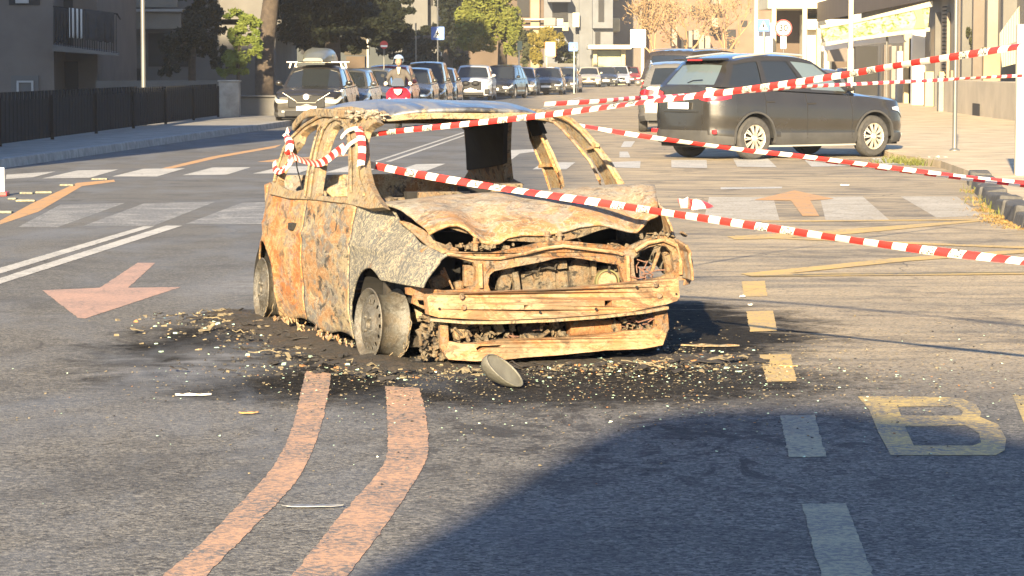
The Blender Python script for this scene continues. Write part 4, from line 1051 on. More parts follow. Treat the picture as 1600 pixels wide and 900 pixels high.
    for cx in (xf, xr):
        for s in (-1, 1):
            tw = .20; w = MB(); wy = s*(hw-.115)
            w.lathe([(r*.64, -tw/2), (r*.9, -tw/2), (r*.985, -tw/2+.03), (r, -tw/2+.06), (r, tw/2-.06), (r*.985, tw/2-.03), (r*.9, tw/2), (r*.64, tw/2), (r*.64, -tw/2)], 32 if detail > 1 else 20, 'Y')
            if detail > 1:
                wr = empty('wheel', (cx, wy, r)); wr.parent = root; w.build('tyre', M['rubber'], wr, True)
            q = MB() if detail > 1 else w; mi = 0 if detail > 1 else 1
            q.lathe([(r*.66, s*tw*.42), (r*.62, s*tw*.48), (r*.58, s*tw*.40), (r*.56, s*tw*.1)], 28, 'Y', m=mi)
            for k in range(spokes):
                a = 2*math.pi*k/spokes; wd = .022 if spokes > 8 else .04
                for da in ((-.10, .10) if detail > 1 else (0,)):
                    p0 = Vector((.05*math.cos(a), s*tw*.44, .05*math.sin(a))); p1 = Vector((r*.6*math.cos(a+da), s*tw*.40, r*.6*math.sin(a+da)))
                    q.sweep([p0, p1], wd, .02, Vector((-math.sin(a), 0, math.cos(a))), m=mi)
            q.lathe([(0, s*tw*.48), (.045, s*tw*.48), (.06, s*tw*.4)], 14, 'Y', m=mi)
            if detail > 1:
                q.build('rim', M[rim_mat], wr, True)
                k_ = MB(); k_.lathe([(0, s*.0), (r*.6, s*.0)], 24, 'Y'); k_.build('brake_shadow_plate', M['well'], wr)
            else:
                w.lathe([(0, s*.0), (r*.6, s*.0)], 20, 'Y', m=2)
                wo = w.build('wheel', [M['rubber'], M[rim_mat], M['well']], root, True); wo.location = (cx, wy, r)
    # mirrors, handles, plates, lamps
    for s in (-1, 1):
        b = MB(); c = Vector((cowl-.22, s*(wbelt+.10), belt[0]+.12)); lump_r = (.07, .10, .075)
        bm = bmesh.new(); bmesh.ops.create_icosphere(bm, subdivisions=2, radius=1)
        b.add([Vector((q.co.x*lump_r[0], q.co.y*lump_r[1], q.co.z*lump_r[2]))+c for q in bm.verts], [tuple(q.index for q in f.verts) for f in bm.faces]); bm.free()
        b.tube([c-Vector((0, s*.05, .03)), c-Vector((0, s*.14, .10))], .02, 6); b.build('door_mirror', pm, root, True)
        for xh in ((cowl-1.05), (cowl-1.95)):
            b = MB(); y, z = sec(xh, .80); b.box(xh-.09, xh+.09, s*y-.005, s*(y+.02)+.0, z-.012, z+.014); b.build('door_handle', pm, root, bevel=.006)
        # seams of the doors
        b = MB()
        for xh in (cowl-.15, cowl-1.15, cowl-2.05):
            pts = []
            for t in [.12+.88*i/10 for i in range(11)]:
                x = xh; y, z = sec(x, min(1, t))
                if math.hypot(x-xr, z-r) < Ra+.02 or math.hypot(x-xf, z-r) < Ra+.02: continue
                pts.append(Vector((x, s*(y+.0005), z)))
            if len(pts) > 2: b.sweep(pts, .010, .003, (1, 0, 0))
            if b.v: b.build('door_seam', M['well'], root); b = MB()
    ze = nose-.04
    front_x = L/2+.02
    def lamp(nm, xe, xin, ta, tb, uc, m):
        for s in (-1, 1):
            b = MB(); v = []; na = 6; nb = 6
            for i in range(na+1):
                x = xe*(L/2-xin*(1-i/na)); pinch = (1-i/na)**1.5
                for k in range(nb+1):
                    t = lerp(lerp(ta, (ta+tb)/2, pinch*.8), lerp(tb, (ta+tb)/2+.02, pinch*.8), k/nb); y, z = sec(x, t); v.append(Vector((x, s*(y+.010), z)))
            K = nb+1
            for j in range(1, 5):
                u = uc*j/4; pin = (j/4)**2*.35
                for k in range(nb+1):
                    t = lerp(lerp(ta, (ta+tb)/2, pin), lerp(tb, (ta+tb)/2, pin), k/nb); y, z = sec(xe*L/2, t)
                    v.append(Vector((xe*(L/2+.07*(1-(1-u)**2)*(1-.5*abs((z-.5)/.5))+.012), s*y*(1-u), z)))
            n = na+5
            b.add(v, [(i*K+k, (i+1)*K+k, (i+1)*K+k+1, i*K+k+1) for i in range(n-1) for k in range(nb)])
            b.build(nm, m, root, True)
    lamp('headlight', 1, .42, .70, .90, .34, M[lights]); lamp('tail_light', -1, .34, .76, .95, .26, M['red_lens'])
    for s in (-1, 1):
        b = MB(); b.box(front_x-.05, front_x+.005, s*(hw-.42), s*(hw-.26), .34, .40); b.build('fog_light', M[lights], root, bevel=.015)
    b = MB(); b.box(front_x-.02, front_x+.045, -hw*.52, hw*.52, .47, ze-.03); b.build('grille', M['black'], root, bevel=.02)
    b = MB(); b.box(front_x-.02, front_x+.05, -hw*.62, hw*.62, .24, .38); b.build('air_intake', M['black'], root, bevel=.02)
    b = MB(); b.box(front_x+.05, front_x+.065, -.26, .26, .40, .51); b.build('number_plate', M['plate'], root)
    b = MB(); b.box(-front_x-.075, -front_x-.055, -.26, .26, .62 if not clad else .84, .73 if not clad else .95); b.build('number_plate', M['plate'], root)
    if rails:
        for s in (-1, 1):
            b = MB(); b.tube([side(u, 1, s)+Vector((0, -s*.02, .05 if 0.02 < u < .98 else .0)) for u in (.05, .09, .5, .86, .9)], .018, 8); b.build('roof_rail', M[rails], root, True)
    return root
# ---- the dark SUV parked across the kerb
M['glass_suv'] = M['glass']; M['trim_grey'] = plain('trim_grey', (.12, .115, .10), .3, .1, metal=.6)
suv = build_car('parked_suv', 'dark grey sport utility car with gold lit wheels parked nose to the right pavement', (4.586, 48.12, 0), R(35.1), paint('charcoal', (.030, .028, .025), metal=.25, rough=.14, dust=.04),
    L=4.30, W=1.86, H=1.76, wb=2.64, fo=.84, r=.355, cl=.24, belt=(1.07, 1.24), nose=.95, cowl=.95, roof=(.12, -1.66), back=-2.0, round_=1.6, ns=110, spokes=10, detail=2, clad=True, rails='chrome', cat='car', glass='glass_suv', rim_mat='chrome')
b = MB(); b.box(-1.88, -1.62, -.58, .58, 1.645, 1.68); b.build('spoiler', PAINT['charcoal'], suv, bevel=.015)
b = MB(); b.box(-1.895, -1.875, -.18, .18, 1.635, 1.66); b.build('brake_light', M['red_lens'], suv)
for s in (-1, 1):
    b = MB(); T = Matrix.Translation((-2.06, s*.70, .47)) @ Matrix.Rotation(s*.5, 4, 'Z'); b.box(-.03, .04, -.15, .15, -.035, .035, M=T); b.build('reflector', M['red_lens'], suv, bevel=.01)
b = MB(); b.sweep([(-2.17, -.45, .79), (-2.21, 0, .79), (-2.17, .45, .79)], .02, .03, (0, 0, 1)); b.sweep([(-2.16, -.5, .60), (-2.21, 0, .60), (-2.16, .5, .60)], .012, .01, (0, 0, 1), 0); b.build('tailgate_seam', M['well'], suv)
b = MB(); b.box(-2.205, -2.19, -.07, .07, 1.0, 1.04); b.build('tailgate_badge', M['chrome'], suv, bevel=.008)
b = MB(); b.sweep([(-2.02, .02, 1.27), (-1.99, -.10, 1.31), (-1.98, -.32, 1.32)], .015, .012, (1, 0, 0)); b.build('rear_wiper', M['black'], suv)
b = MB(); b.box(-1.1, .9, -.90, -.82, .21, .235); b.build('sill_strip', M['chrome'], suv)
# silver SUV left of it, seen from behind
build_car('parked_suv', 'silver sport utility car seen from behind, left of the dark one', (3.95, 67.8, 0), R(87), paint('silver', (.20, .19, .17), metal=.5), L=4.3, W=1.82, H=1.66, wb=2.6, r=.34, cl=.24, belt=(1.02, 1.10), nose=.86, cowl=.9, roof=(.2, -1.7), back=-2.05, clad=True, rails='chrome')
# high dark van behind
build_car('parked_van', 'tall dark van whose roof shows above the silver and dark cars', (5.35, 79.5, 0), R(62), paint('brown_black', (.05, .042, .035)), L=4.7, W=1.9, H=2.03, wb=2.9, r=.34, belt=(1.1, 1.2), nose=.98, cowl=1.15, roof=(.75, -2.1), back=-2.3, cat='van', rails='chrome')
# dark car in the shop gateway
build_car('parked_car', 'dark car standing in the shaded gateway behind the white pole', (15.2, 128, 0), R(200), paint('black', (.02, .02, .022)), H=1.5)
build_car('parked_car', 'blackish car at the kerb beyond the nose of the dark grey one', (9.6, 92.0, 0), R(100), paint('slate', (.10, .11, .13)), H=1.48)
# ---- row on the left, all facing us
RZ = R(266.5)
def rowX(Y): return -5.32+.062*(Y-73)
nis = build_car('parked_car', 'dark crossover with a grey roof box, first of the row at the left kerb', (rowX(73)+.14, 75.25, 0), RZ, paint('black_brown', (.02, .018, .015), metal=.3), L=4.4, W=1.84, H=1.58, wb=2.65, r=.34, cl=.2, belt=(.98, 1.05), nose=.86, cowl=.95, roof=(.3, -1.5), back=-2.05, ns=80, detail=2, clad=True, spokes=5)
b = MB(); b.sweep([(2.275, -.62, .86), (2.30, -.30, .66), (2.30, -.24, .62)], .016, .012, (0, 1, 0)); b.sweep([(2.275, .62, .86), (2.30, .30, .66), (2.30, .24, .62)], .016, .012, (0, 1, 0))
b.sweep([(2.30, -.26, .60), (2.30, .26, .60)], .03, .02, (0, 0, 1)); b.build('grille_trim', M['trim_grey'], nis, bevel=.005)
b = MB(); b.lathe([(0, .03), (.07, .03), (.085, 0)], 20, 'X', Matrix.Translation((2.30, 0, .75))); b.build('bonnet_emblem', M['chrome'], nis, True)
rb = empty('roof_box', nis.location+Vector((0, 0, 1.60)), RZ, 'grey streamlined roof box on the bars of the dark crossover', 'roof box')
b = MB(); v = []; K = 12
for i in range(K+1):
    t = i/K; x = lerp(-1.2, .95, t); w = .40*(1-.35*t**3); h = .36*(1-.75*max(0, (t-.45)/.55)**1.6)*(1-.4*(1-min(1, t/.12)))
    for j in range(17):
        a = math.pi*j/16; v.append((x, w*math.copysign(abs(math.cos(a))**.55, math.cos(a)), .07+h*math.sin(a)**.6))
b.add(v, [(i*17+j, (i+1)*17+j, (i+1)*17+j+1, i*17+j+1) for i in range(K) for j in range(16)]+[tuple(range(17)), tuple(K*17+j for j in range(17))]+[(i*17, (i+1)*17, (i+1)*17+16, i*17+16) for i in range(K)])
b.build('lid', plain('roof_box_grey', (.11, .11, .08), .4, .2, 3, coat=.3), rb, True)
b = MB(); b.box(-1.19, .93, -.41, .41, .05, .075); b.build('base', M['black'], rb, bevel=.01)
for x in (-.65, .35):
    b = MB(); b.tube([(x, -.78, .05), (x, .78, .05)], .022, 8); b.tube([(x, -.66, .04), (x, -.70, -.10)], .025, 6); b.tube([(x, .66, .04), (x, .70, -.10)], .025, 6); b.build('bar', M['chrome'], rb, True)
row = [(79.6, 'grey', (.07, .07, .066), 'mid grey hatchback, second in the left row behind the roof box car', 1.48), (85.7, 'steel', (.11, .11, .10), 'light grey estate, third car of the left row', 1.5),
       (91.8, 'red', (.30, .02, .025), 'red hatchback whose roof shows left of the scooter rider', 1.6), (97.9, 'pewter', (.06, .058, .05), 'pewter grey car behind the red one in the left row', 1.5),
       (104, 'tan_dark', (.05, .043, .032), 'brownish high car right of the scooter rider', 1.72), (109.2, 'black', (.02, .02, .022), 'black car in the left row just beyond the high brown one', 1.5)
       ]
random.seed(4)
for Y, nm, colr, lab, H in row:
    build_car('parked_car', lab, (rowX(Y)+.14+random.uniform(-.08, .08), Y+2.2, 0), RZ+random.uniform(-.012, .012), paint(nm, colr), L=4.15, W=1.76, H=H, belt=(.92, .98), group='cars parked facing us along the left kerb', spokes=6, ns=40)
bw = build_car('parked_car', 'white crossover with twin black grille openings in the left row', (-1.84+.12, 128.2, 0), R(266.8), paint('white', (.34, .35, .38), metal=.1), L=4.4, W=1.86, H=1.6, belt=(1.0, 1.06), nose=.92, cowl=.95, roof=(.3, -1.5), ns=60, r=.35, clad=False)
for s in (-1, 1):
    b = MB(); T = Matrix.Translation((2.265, s*.22, .77)) @ Matrix.Diagonal((.06, .19, .12, 1)); bm = bmesh.new(); bmesh.ops.create_icosphere(bm, subdivisions=2, radius=1); b.add([T @ q.co for q in bm.verts], [tuple(q.index for q in f.verts) for f in bm.faces]); bm.free(); b.build('grille_opening', M['black'], bw, True)
    b = MB(); b.box(2.2, 2.27, s*.62, s*.84, .30, .52); b.build('corner_intake', M['black'], bw, bevel=.03)
for (px, Y, nm, colr, lab, H, rz) in ((786, 134, 'ink', (.012, .013, .015), 'black people carrier turned slightly right of the white crossover', 1.62, 258), (815, 146, 'pale_grey', (.14, .14, .135), 'pale grey car just right of the black people carrier', 1.5, 266),
        (832, 153, 'silver', (.20, .19, .17), 'silver car squeezed behind the pale grey one', 1.45, 266), (857, 151, 'graphite', (.04, .042, .04), 'dark car with bright headlights near the far end of the left row', 1.5, 266), (884, 163, 'grey', (.07, .07, .066), 'grey car closing the far end of the left row', 1.5, 264)):
    build_car('parked_car', lab, ((px-800)/F*Y, Y+2, 0), R(rz), paint(nm, colr), H=H, W=1.78, group='cars parked facing us along the left kerb', spokes=6, ns=36)
for (px, Y, nm, colr, lab, H, rz) in ((921, 205, 'cream', (.52, .46, .34), 'cream white car in front of the small kiosk', 1.5, 268), (948, 213, 'graphite', (.04, .042, .04), 'small dark car between the two white ones by the kiosk', 1.5, 268), (968, 216, 'white', (.34, .35, .38), 'white car right of the kiosk', 1.6, 268),
        (986, 238, 'red', (.30, .02, .025), 'distant dark red car at the end of the street', 1.5, 268), (975, 250, 'graphite', (.04, .042, .04), 'farthest dark car beyond the white one', 1.6, 268)):
    build_car('parked_car', lab, ((px-800)/F*Y, Y+2, 0), R(rz), paint(nm, colr), H=H, W=1.8, group='cars at the far end of the street', spokes=5, ns=30)

# ================================================================== SURROUNDINGS
def bpx(b, x0, y0, x1, y1, Y, dep, m=0, foot=None):
    a = P(x0, y1, Y); c = P(x1, y0, Y)
    b.box(a.x, c.x, Y, Y+dep, a.z if foot is None else foot, c.z, m); return b
def mat(name, col, rough=.85, var=.2, scale=.8, bump=.15, **k):
    if name not in M: M[name] = plain(name, col, rough, var, scale, bump=bump, kind='world', **k)
    return M[name]
mat('taupe_render', (.12, .10, .082)); mat('grey_render', (.105, .10, .09)); mat('light_render', (.20, .18, .145)); mat('beige_render', (.27, .20, .12)); mat('brown_render', (.085, .06, .04)); mat('blue_grey_render', (.115, .12, .125))  # render tones of the far facades darkened; their shade is put into the colour
mat('cream_render', (.42, .34, .19)); mat('pink_render', (.17, .10, .065)); mat('dark_opening', (.018, .017, .016)); mat('white_frame', (.35, .34, .31)); mat('shutter_green', (.30, .33, .20)); mat('iron_dark', (.012, .013, .015), .95, spec=.15); mat('galvanised', (.16, .16, .15), .45, metal=.5); mat('cream_metal', (.58, .52, .36), .5); mat('brick_red', (.06, .05, .035)); mat('gate_grey', (.04, .045, .043)); mat('panel_green', (.34, .42, .30)); mat('panel_yellow', (.55, .42, .16)); mat('bark', (.06, .045, .033), .95, .5, 9, bump=.8); mat('pale_wall', (.44, .40, .32))
def part(parent, name, m, fn, **k):
    b = MB(); fn(b); return b.build(name, M[m], parent, **k)
def building(name, label, group=None): return empty(name, (0, 0, 0), 0, label, 'building', group)
# dark slat fence along the left pavement
fr0 = Vector((G(0, 240).x-.25, 46, 0)); fa = Vector((-9.08, 50, .13)); fb_ = Vector((-8.22, 78.8, .13)); fd = (fb_-fa)/28.8
fe = empty('fence', fa, 0, 'dark slatted metal fence along the left pavement', 'fence')
pl = MB(); y = -6.
while y < 28.6:
    p = fd*y; pl.box(p.x-.012, p.x+.012, p.y, p.y+.23, .04, .92+.03*(y < 15)); y += .34
pl.build('slat', M['iron_dark'], fe)
q = MB(); q.sweep([fd*-6+Vector((.0, 0, .42)), fd*28.8+Vector((0, 0, .42))], .76, .008, (0, 0, 1)); q.build('backing_sheet', M['iron_dark'], fe)
for i in range(8):
    p = fd*(-5+4.8*i); part(fe, 'fence_post', 'iron_dark', lambda b: b.box(p.x+.01, p.x+.07, p.y-.03, p.y+.03, 0, .86))
b = MB(); a = P(342, 185, 79); c = P(373, 128, 79); b.box(a.x, c.x, 79, 79.5, 0, c.z); b.box(a.x-.03, c.x+.03, 78.97, 79.53, c.z, c.z+.05)
b.build('gate_pillar', M['concrete'], label='stained concrete pillar at the end of the dark slatted fence', cat='pillar', bevel=.02)
b = MB(); bpx(b, 373, 152, 432, 178, 81, .4, foot=0); b.box(P(373, 0, 81).x, P(432, 0, 81).x, 80.9, 81.45, P(0, 152, 81).z, P(0, 152, 81).z+.06)
b.build('low_wall', M['grey_render'], label='low grey wall behind the roof box car, left of its bonnet', cat='wall', bevel=.02)
# low wall with railing behind the fence
b = MB(); bpx(b, 150, 126, 345, 160, 84, .3, foot=0); b.build('garden_wall', M['grey_render'], label='low grey garden wall behind the fence, under the dark tree', cat='wall')
# house 1
h1 = building('house', 'taupe rendered house with a balcony behind the fence at the far left')
def w1(b):
    b.box(P(-260, 0, 84).x, P(83, 0, 84).x, 84, 95, 0, 11); b.box(P(83, 0, 84).x, P(151, 0, 86).x, 86, 95, 0, 11)
part(h1, 'wall', 'taupe_render', w1)
bal = MB(); a = P(82, 84, 83.2); c = P(186, 72, 83.2)
v = []
for (px, t) in ((82, 70), (186, 84)):
    for (yy, Yd) in ((t, 83.0), (t+10 if px < 100 else t+3, 83.0), (t-3, 86.4), (t+7 if px < 100 else t, 86.4)): v.append(P(px, yy, Yd))
bal.add(v, [(0, 1, 5, 4), (2, 6, 7, 3), (0, 4, 6, 2), (1, 3, 7, 5), (0, 2, 3, 1), (4, 5, 7, 6)]); bo = bal.build('balcony_slab', M['grey_render'], h1)
b = MB()
for i in range(27):
    px = 84+i*3.75; t = i/26; b.tube([P(px, lerp(71, 84, t), 83.1), P(px, lerp(10, 22, t), 83.1)], .012, 5)
b.sweep([P(83, 10, 83.1), P(184, 22, 83.1)], .04, .03, (0, 0, 1)); b.sweep([P(183, 22, 83.1), P(188, 30, 86)], .04, .03, (0, 0, 1)); b.build('railing', M['iron_dark'], bo)
def cloth(name, x0, x1, y0, y1, Yd, m, label, cat='cloth', n=14):
    b = MB(); v = []
    for i in range(n+1):
        for j in range(7):
            px = lerp(x0, x1, i/n); py = lerp(y0, y1, j/6)+(px-x0)*.12+1.3*math.sin(i*1.9)*(j/6); p = P(px, py, Yd-.05-.03*math.sin(i*2.3)*(.3+j/6)); v.append(p)
    b.add(v, [(i*7+j, (i+1)*7+j, (i+1)*7+j+1, i*7+j+1) for i in range(n) for j in range(6)]); return b.build(name, m, smooth=True, label=label, cat=cat, solid=.006)
n_ = N('striped_cloth'); cc = n_.coord('obj', (1, 0, 0)); wv = n_.new('ShaderNodeTexWave', wave_type='BANDS', bands_direction='X'); wv.inputs['Scale'].default_value = 2.6; wv.inputs['Distortion'].default_value = 1.; n_.l(cc, wv.inputs[0])
n_.setp(col=n_.mix(n_.rng(wv.outputs['Fac'], .45, .55), (.02, .02, .022), (.42, .41, .38)), rough=.9); M['striped'] = n_.m
M['dark_cloth'] = plain('dark_cloth', (.022, .022, .024), .9, .4, 4); M['black_cloth'] = plain('black_cloth', (.012, .012, .013), .9, .4, 4)
cloth('hanging_towel', 84, 106, 11, 66, 83.0, M['black_cloth'], 'black towel at the left end of the balcony railing')
cloth('hanging_towel', 108, 131, 12, 58, 83.0, M['striped'], 'black and white striped towel on the balcony railing')
cloth('hanging_towel', 132, 178, 14, 62, 83.0, M['dark_cloth'], 'wide charcoal blanket hanging over the right of the balcony railing')
def shut(b): bpx(b, 20, -40, 46, 6, 83.96, .06)
wn = part(h1, 'window', 'dark_opening', lambda b: bpx(b, 14, -40, 62, 8, 83.97, .05))
part(wn, 'shutter', 'white_frame', lambda b: bpx(b, 24, -40, 44, 5, 83.9, .05)); part(h1, 'door', 'dark_opening', lambda b: bpx(b, 88, -40, 113, 78, 85.95, .08))
part(h1, 'door', 'dark_opening', lambda b: bpx(b, 95, 96, 122, 146, 85.97, .05))
me_ = part(h1, 'meter_niche', 'grey_render', lambda b: bpx(b, 17, 118, 60, 154, 83.95, .06)); part(me_, 'frame', 'white_frame', lambda b: (bpx(b, 26, 126, 52, 129, 83.9, .05), bpx(b, 26, 129, 29, 154, 83.9, .05), bpx(b, 49, 129, 52, 154, 83.9, .05)))
# house 2 with pale parapets
h2 = building('house', 'long grey house with pale balcony parapets behind the street lamp')
part(h2, 'wall', 'grey_render', lambda b: (bpx(b, 120, 30, 430, 60, 100, 10, foot=0), b.box(P(120, 0, 100).x, P(520, 0, 100).x, 100, 110, 3, 13)))
part(h2, 'parapet', 'light_render', lambda b: bpx(b, 184, 18, 282, 45, 98.5, .2)); part(h2, 'parapet', 'light_render', lambda b: bpx(b, 150, -30, 276, 11, 98.8, .2))
part(h2, 'balcony_slab', 'white_frame', lambda b: bpx(b, 182, 14, 284, 18, 98.3, 1.7))
for x0, y0, x1, y1 in ((152, 50, 190, 104), (232, 52, 300, 104), (150, 108, 190, 128), (195, 107, 226, 126)): part(h2, 'window', 'dark_opening', lambda b: bpx(b, x0, y0, x1, y1, 99.94, .1))
part(h2, 'handrail', 'white_frame', lambda b: (bpx(b, 150, 103, 193, 106, 99.4, .05), bpx(b, 168, 91, 171, 128, 99.4, .05), bpx(b, 184, 65, 191, 68, 99.4, .05)))
part(h2, 'house_number_plate', 'white_frame', lambda b: bpx(b, 197, 79, 206, 87, 99.9, .05))
# street lamp on the left
sl_ = empty('street_lamp', G(225, 103+1.55*F/67), 0, 'grey street lamp rising behind the fence at the left', 'street lamp')
b = MB(); b.tube([(0, 0, 0), (0, 0, .9)], .075, 12); b.tube([(0, 0, .9), (0, 0, 3.2), (0, 0, 8)], [.058, .052, .04], 12); b.build('pole', M['galvanised'], sl_, True)
b = MB(); b.tube([(0, 0, 7.9), (.3, 0, 8.3), (1.3, 0, 8.5)], .03, 8); b.build('arm', M['galvanised'], sl_, True); b = MB(); b.box(1.2, 1.8, -.12, .12, 8.42, 8.54); b.build('lamp_head', M['galvanised'], sl_, bevel=.03)
# ---- foliage
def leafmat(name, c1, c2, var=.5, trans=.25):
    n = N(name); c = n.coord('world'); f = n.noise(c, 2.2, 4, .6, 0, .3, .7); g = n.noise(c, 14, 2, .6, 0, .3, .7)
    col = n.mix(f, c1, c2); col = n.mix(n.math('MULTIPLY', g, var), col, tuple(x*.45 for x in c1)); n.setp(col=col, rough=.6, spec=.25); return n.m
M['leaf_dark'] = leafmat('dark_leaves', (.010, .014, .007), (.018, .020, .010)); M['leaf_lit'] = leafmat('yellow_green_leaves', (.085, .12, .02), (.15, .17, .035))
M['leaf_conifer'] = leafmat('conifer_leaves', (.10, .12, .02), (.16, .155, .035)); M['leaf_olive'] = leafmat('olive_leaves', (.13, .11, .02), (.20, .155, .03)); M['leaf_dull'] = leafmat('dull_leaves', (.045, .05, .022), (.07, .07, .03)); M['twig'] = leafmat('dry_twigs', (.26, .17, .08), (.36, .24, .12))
def clump(b, c, r, n, size, gap=0.):
    k = max(3, int(n/70)); cs = []
    for i in range(k):
        d = Vector((random.gauss(0, 1), random.gauss(0, 1), random.gauss(0, 1))).normalized()*random.random()**.45
        cs.append((Vector((d.x*r[0], d.y*r[1], d.z*r[2]))*.86, random.uniform(.16, .34)))
    for i in range(n):
        o, rr_ = random.choice(cs); d = Vector((random.gauss(0, 1), random.gauss(0, 1), random.gauss(0, 1))).normalized()*random.random()**.5*rr_
        p = Vector(c)+o+Vector((d.x*r[0], d.y*r[1], d.z*r[2])); s = size*random.uniform(.6, 1.4)
        u = Vector((random.gauss(0, 1), random.gauss(0, 1), random.gauss(0, 1))).normalized(); w = u.orthogonal().normalized()
        b.add([p-u*s, p+w*s*.5, p+u*s, p-w*s*.5], [(0, 1, 2, 3)])
def tree(name, label, base, trunk, crown, leaf, size=.07, cat='tree', bark='bark', limbs=4, group=None):
    """trunk: list of (offset, radius); crown: (px, py, Y, rx px, ry px, n)"""
    t = empty(name, base, 0, label, cat, group); b = MB()
    if trunk:
        pts = [Vector(p)-Vector(base) for p, r_ in trunk]; b.tube(pts, [r_ for p, r_ in trunk], 12)
        for (px, py, Y, rx, ry, n) in crown[:limbs]:
            c = P(px, py, Y)-Vector(base); s_ = pts[-1]; b.tube([s_, s_.lerp(c, .5)+Vector((random.uniform(-.1, .1), 0, .1)), c], [trunk[-1][1]*.6, trunk[-1][1]*.35, .02], 7)
        b.build('trunk', M[bark], t, True)
    b = MB()
    for (px, py, Y, rx, ry, n) in crown:
        s_ = Y/F; clump(b, P(px, py, Y)-Vector(base), (rx*s_, max(rx, ry)*s_*.8, ry*s_), n, size)
    b.build('crown', M[leaf], t, recalc=False); return t
random.seed(12)
def gp(px, Y): v = P(px, 103, Y); return Vector((v.x, Y, 0))
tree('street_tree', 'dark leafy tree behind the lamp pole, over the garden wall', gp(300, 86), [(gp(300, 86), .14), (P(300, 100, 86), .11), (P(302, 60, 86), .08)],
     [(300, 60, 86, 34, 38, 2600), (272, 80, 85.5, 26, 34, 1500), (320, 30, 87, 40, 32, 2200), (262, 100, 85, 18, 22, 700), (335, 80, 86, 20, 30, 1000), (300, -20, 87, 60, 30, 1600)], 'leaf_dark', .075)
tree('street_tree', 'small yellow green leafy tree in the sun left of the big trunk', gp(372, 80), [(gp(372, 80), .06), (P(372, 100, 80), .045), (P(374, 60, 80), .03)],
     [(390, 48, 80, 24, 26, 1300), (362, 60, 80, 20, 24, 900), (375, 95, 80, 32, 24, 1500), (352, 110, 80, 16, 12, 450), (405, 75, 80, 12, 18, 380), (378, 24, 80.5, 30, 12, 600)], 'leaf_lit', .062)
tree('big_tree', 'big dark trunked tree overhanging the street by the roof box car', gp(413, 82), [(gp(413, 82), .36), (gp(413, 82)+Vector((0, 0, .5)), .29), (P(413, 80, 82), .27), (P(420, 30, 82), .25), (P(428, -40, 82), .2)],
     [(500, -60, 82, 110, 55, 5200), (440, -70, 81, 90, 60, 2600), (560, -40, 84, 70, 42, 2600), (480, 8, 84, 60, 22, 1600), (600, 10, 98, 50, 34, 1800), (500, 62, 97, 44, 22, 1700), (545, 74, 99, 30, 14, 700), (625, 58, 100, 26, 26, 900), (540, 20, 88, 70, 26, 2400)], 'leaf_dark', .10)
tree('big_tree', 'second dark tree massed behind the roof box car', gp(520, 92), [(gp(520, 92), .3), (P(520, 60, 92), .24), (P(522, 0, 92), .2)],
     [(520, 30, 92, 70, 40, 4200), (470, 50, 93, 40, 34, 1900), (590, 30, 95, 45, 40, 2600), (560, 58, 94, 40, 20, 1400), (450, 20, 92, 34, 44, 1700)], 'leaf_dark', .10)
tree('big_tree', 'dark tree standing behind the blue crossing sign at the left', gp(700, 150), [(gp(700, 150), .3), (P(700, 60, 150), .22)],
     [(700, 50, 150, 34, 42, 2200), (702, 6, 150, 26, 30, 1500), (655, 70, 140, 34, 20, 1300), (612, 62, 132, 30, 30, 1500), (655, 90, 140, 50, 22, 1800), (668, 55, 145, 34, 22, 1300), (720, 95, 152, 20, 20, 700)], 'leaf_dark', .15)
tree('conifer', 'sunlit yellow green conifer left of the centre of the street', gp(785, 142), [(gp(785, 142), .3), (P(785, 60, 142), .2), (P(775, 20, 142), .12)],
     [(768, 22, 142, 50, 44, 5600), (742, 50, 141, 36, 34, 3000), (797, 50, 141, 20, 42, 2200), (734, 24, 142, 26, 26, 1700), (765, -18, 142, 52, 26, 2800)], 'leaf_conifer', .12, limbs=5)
tree('shrub', 'brownish under-growth of the conifer above the white crossover', gp(752, 140), None, [(752, 70, 140, 24, 18, 1100)], 'leaf_olive', .11, cat='shrub')
tree('shrub', 'yellow olive bush climbing behind the white notice board', gp(850, 172), None, [(850, 58, 172, 28, 18, 1500), (840, 85, 172, 13, 24, 900), (872, 66, 172, 18, 16, 600)], 'leaf_olive', .13, cat='shrub')
tree('shrub', 'dark bush between the notice board and the blue sign', gp(880, 174), None, [(882, 85, 175, 22, 24, 1200), (822, 75, 178, 16, 38, 1500)], 'leaf_dull', .15, cat='shrub')
# fences and small structures in the shade on the left
gt = empty('garden_fence', gp(620, 106), 0, 'grey metal garden fence behind the parked row', 'fence')
for i in range(8):
    x0 = 574+i*15; part(gt, 'fence_panel', 'gate_grey', lambda b: bpx(b, x0, 76+i*1.6, x0+13.5, 110, 106+i*1.5, .05, foot=0)); part(gt, 'fence_post', 'galvanised', lambda b: bpx(b, x0+13.5, 72+i*1.6, x0+15.5, 110, 106+i*1.5, .08, foot=0))
bt = building('porch', 'small red brown porch between dark tree and grey fence')
part(bt, 'wall', 'brick_red', lambda b: bpx(b, 538, 56, 573, 86, 103, 2)); part(bt, 'lower_wall', 'brown_render', lambda b: bpx(b, 541, 88, 570, 120, 103.1, 1.8, foot=0)); part(bt, 'downpipe', 'white_frame', lambda b: bpx(b, 573, 56, 576, 106, 102.9, .1))
hz = building('house', 'pale grey house behind the blue crossing sign at the left')
mat('shaded_render', (.10, .098, .09)); part(hz, 'wall', 'shaded_render', lambda b: (bpx(b, 636, -80, 668, 38, 160, 8, foot=-.1), bpx(b, 668, -80, 684, 30, 161, 8, foot=0))); part(hz, 'wing', 'shaded_render', lambda b: bpx(b, 612, -80, 636, 26, 162, 8, foot=0))
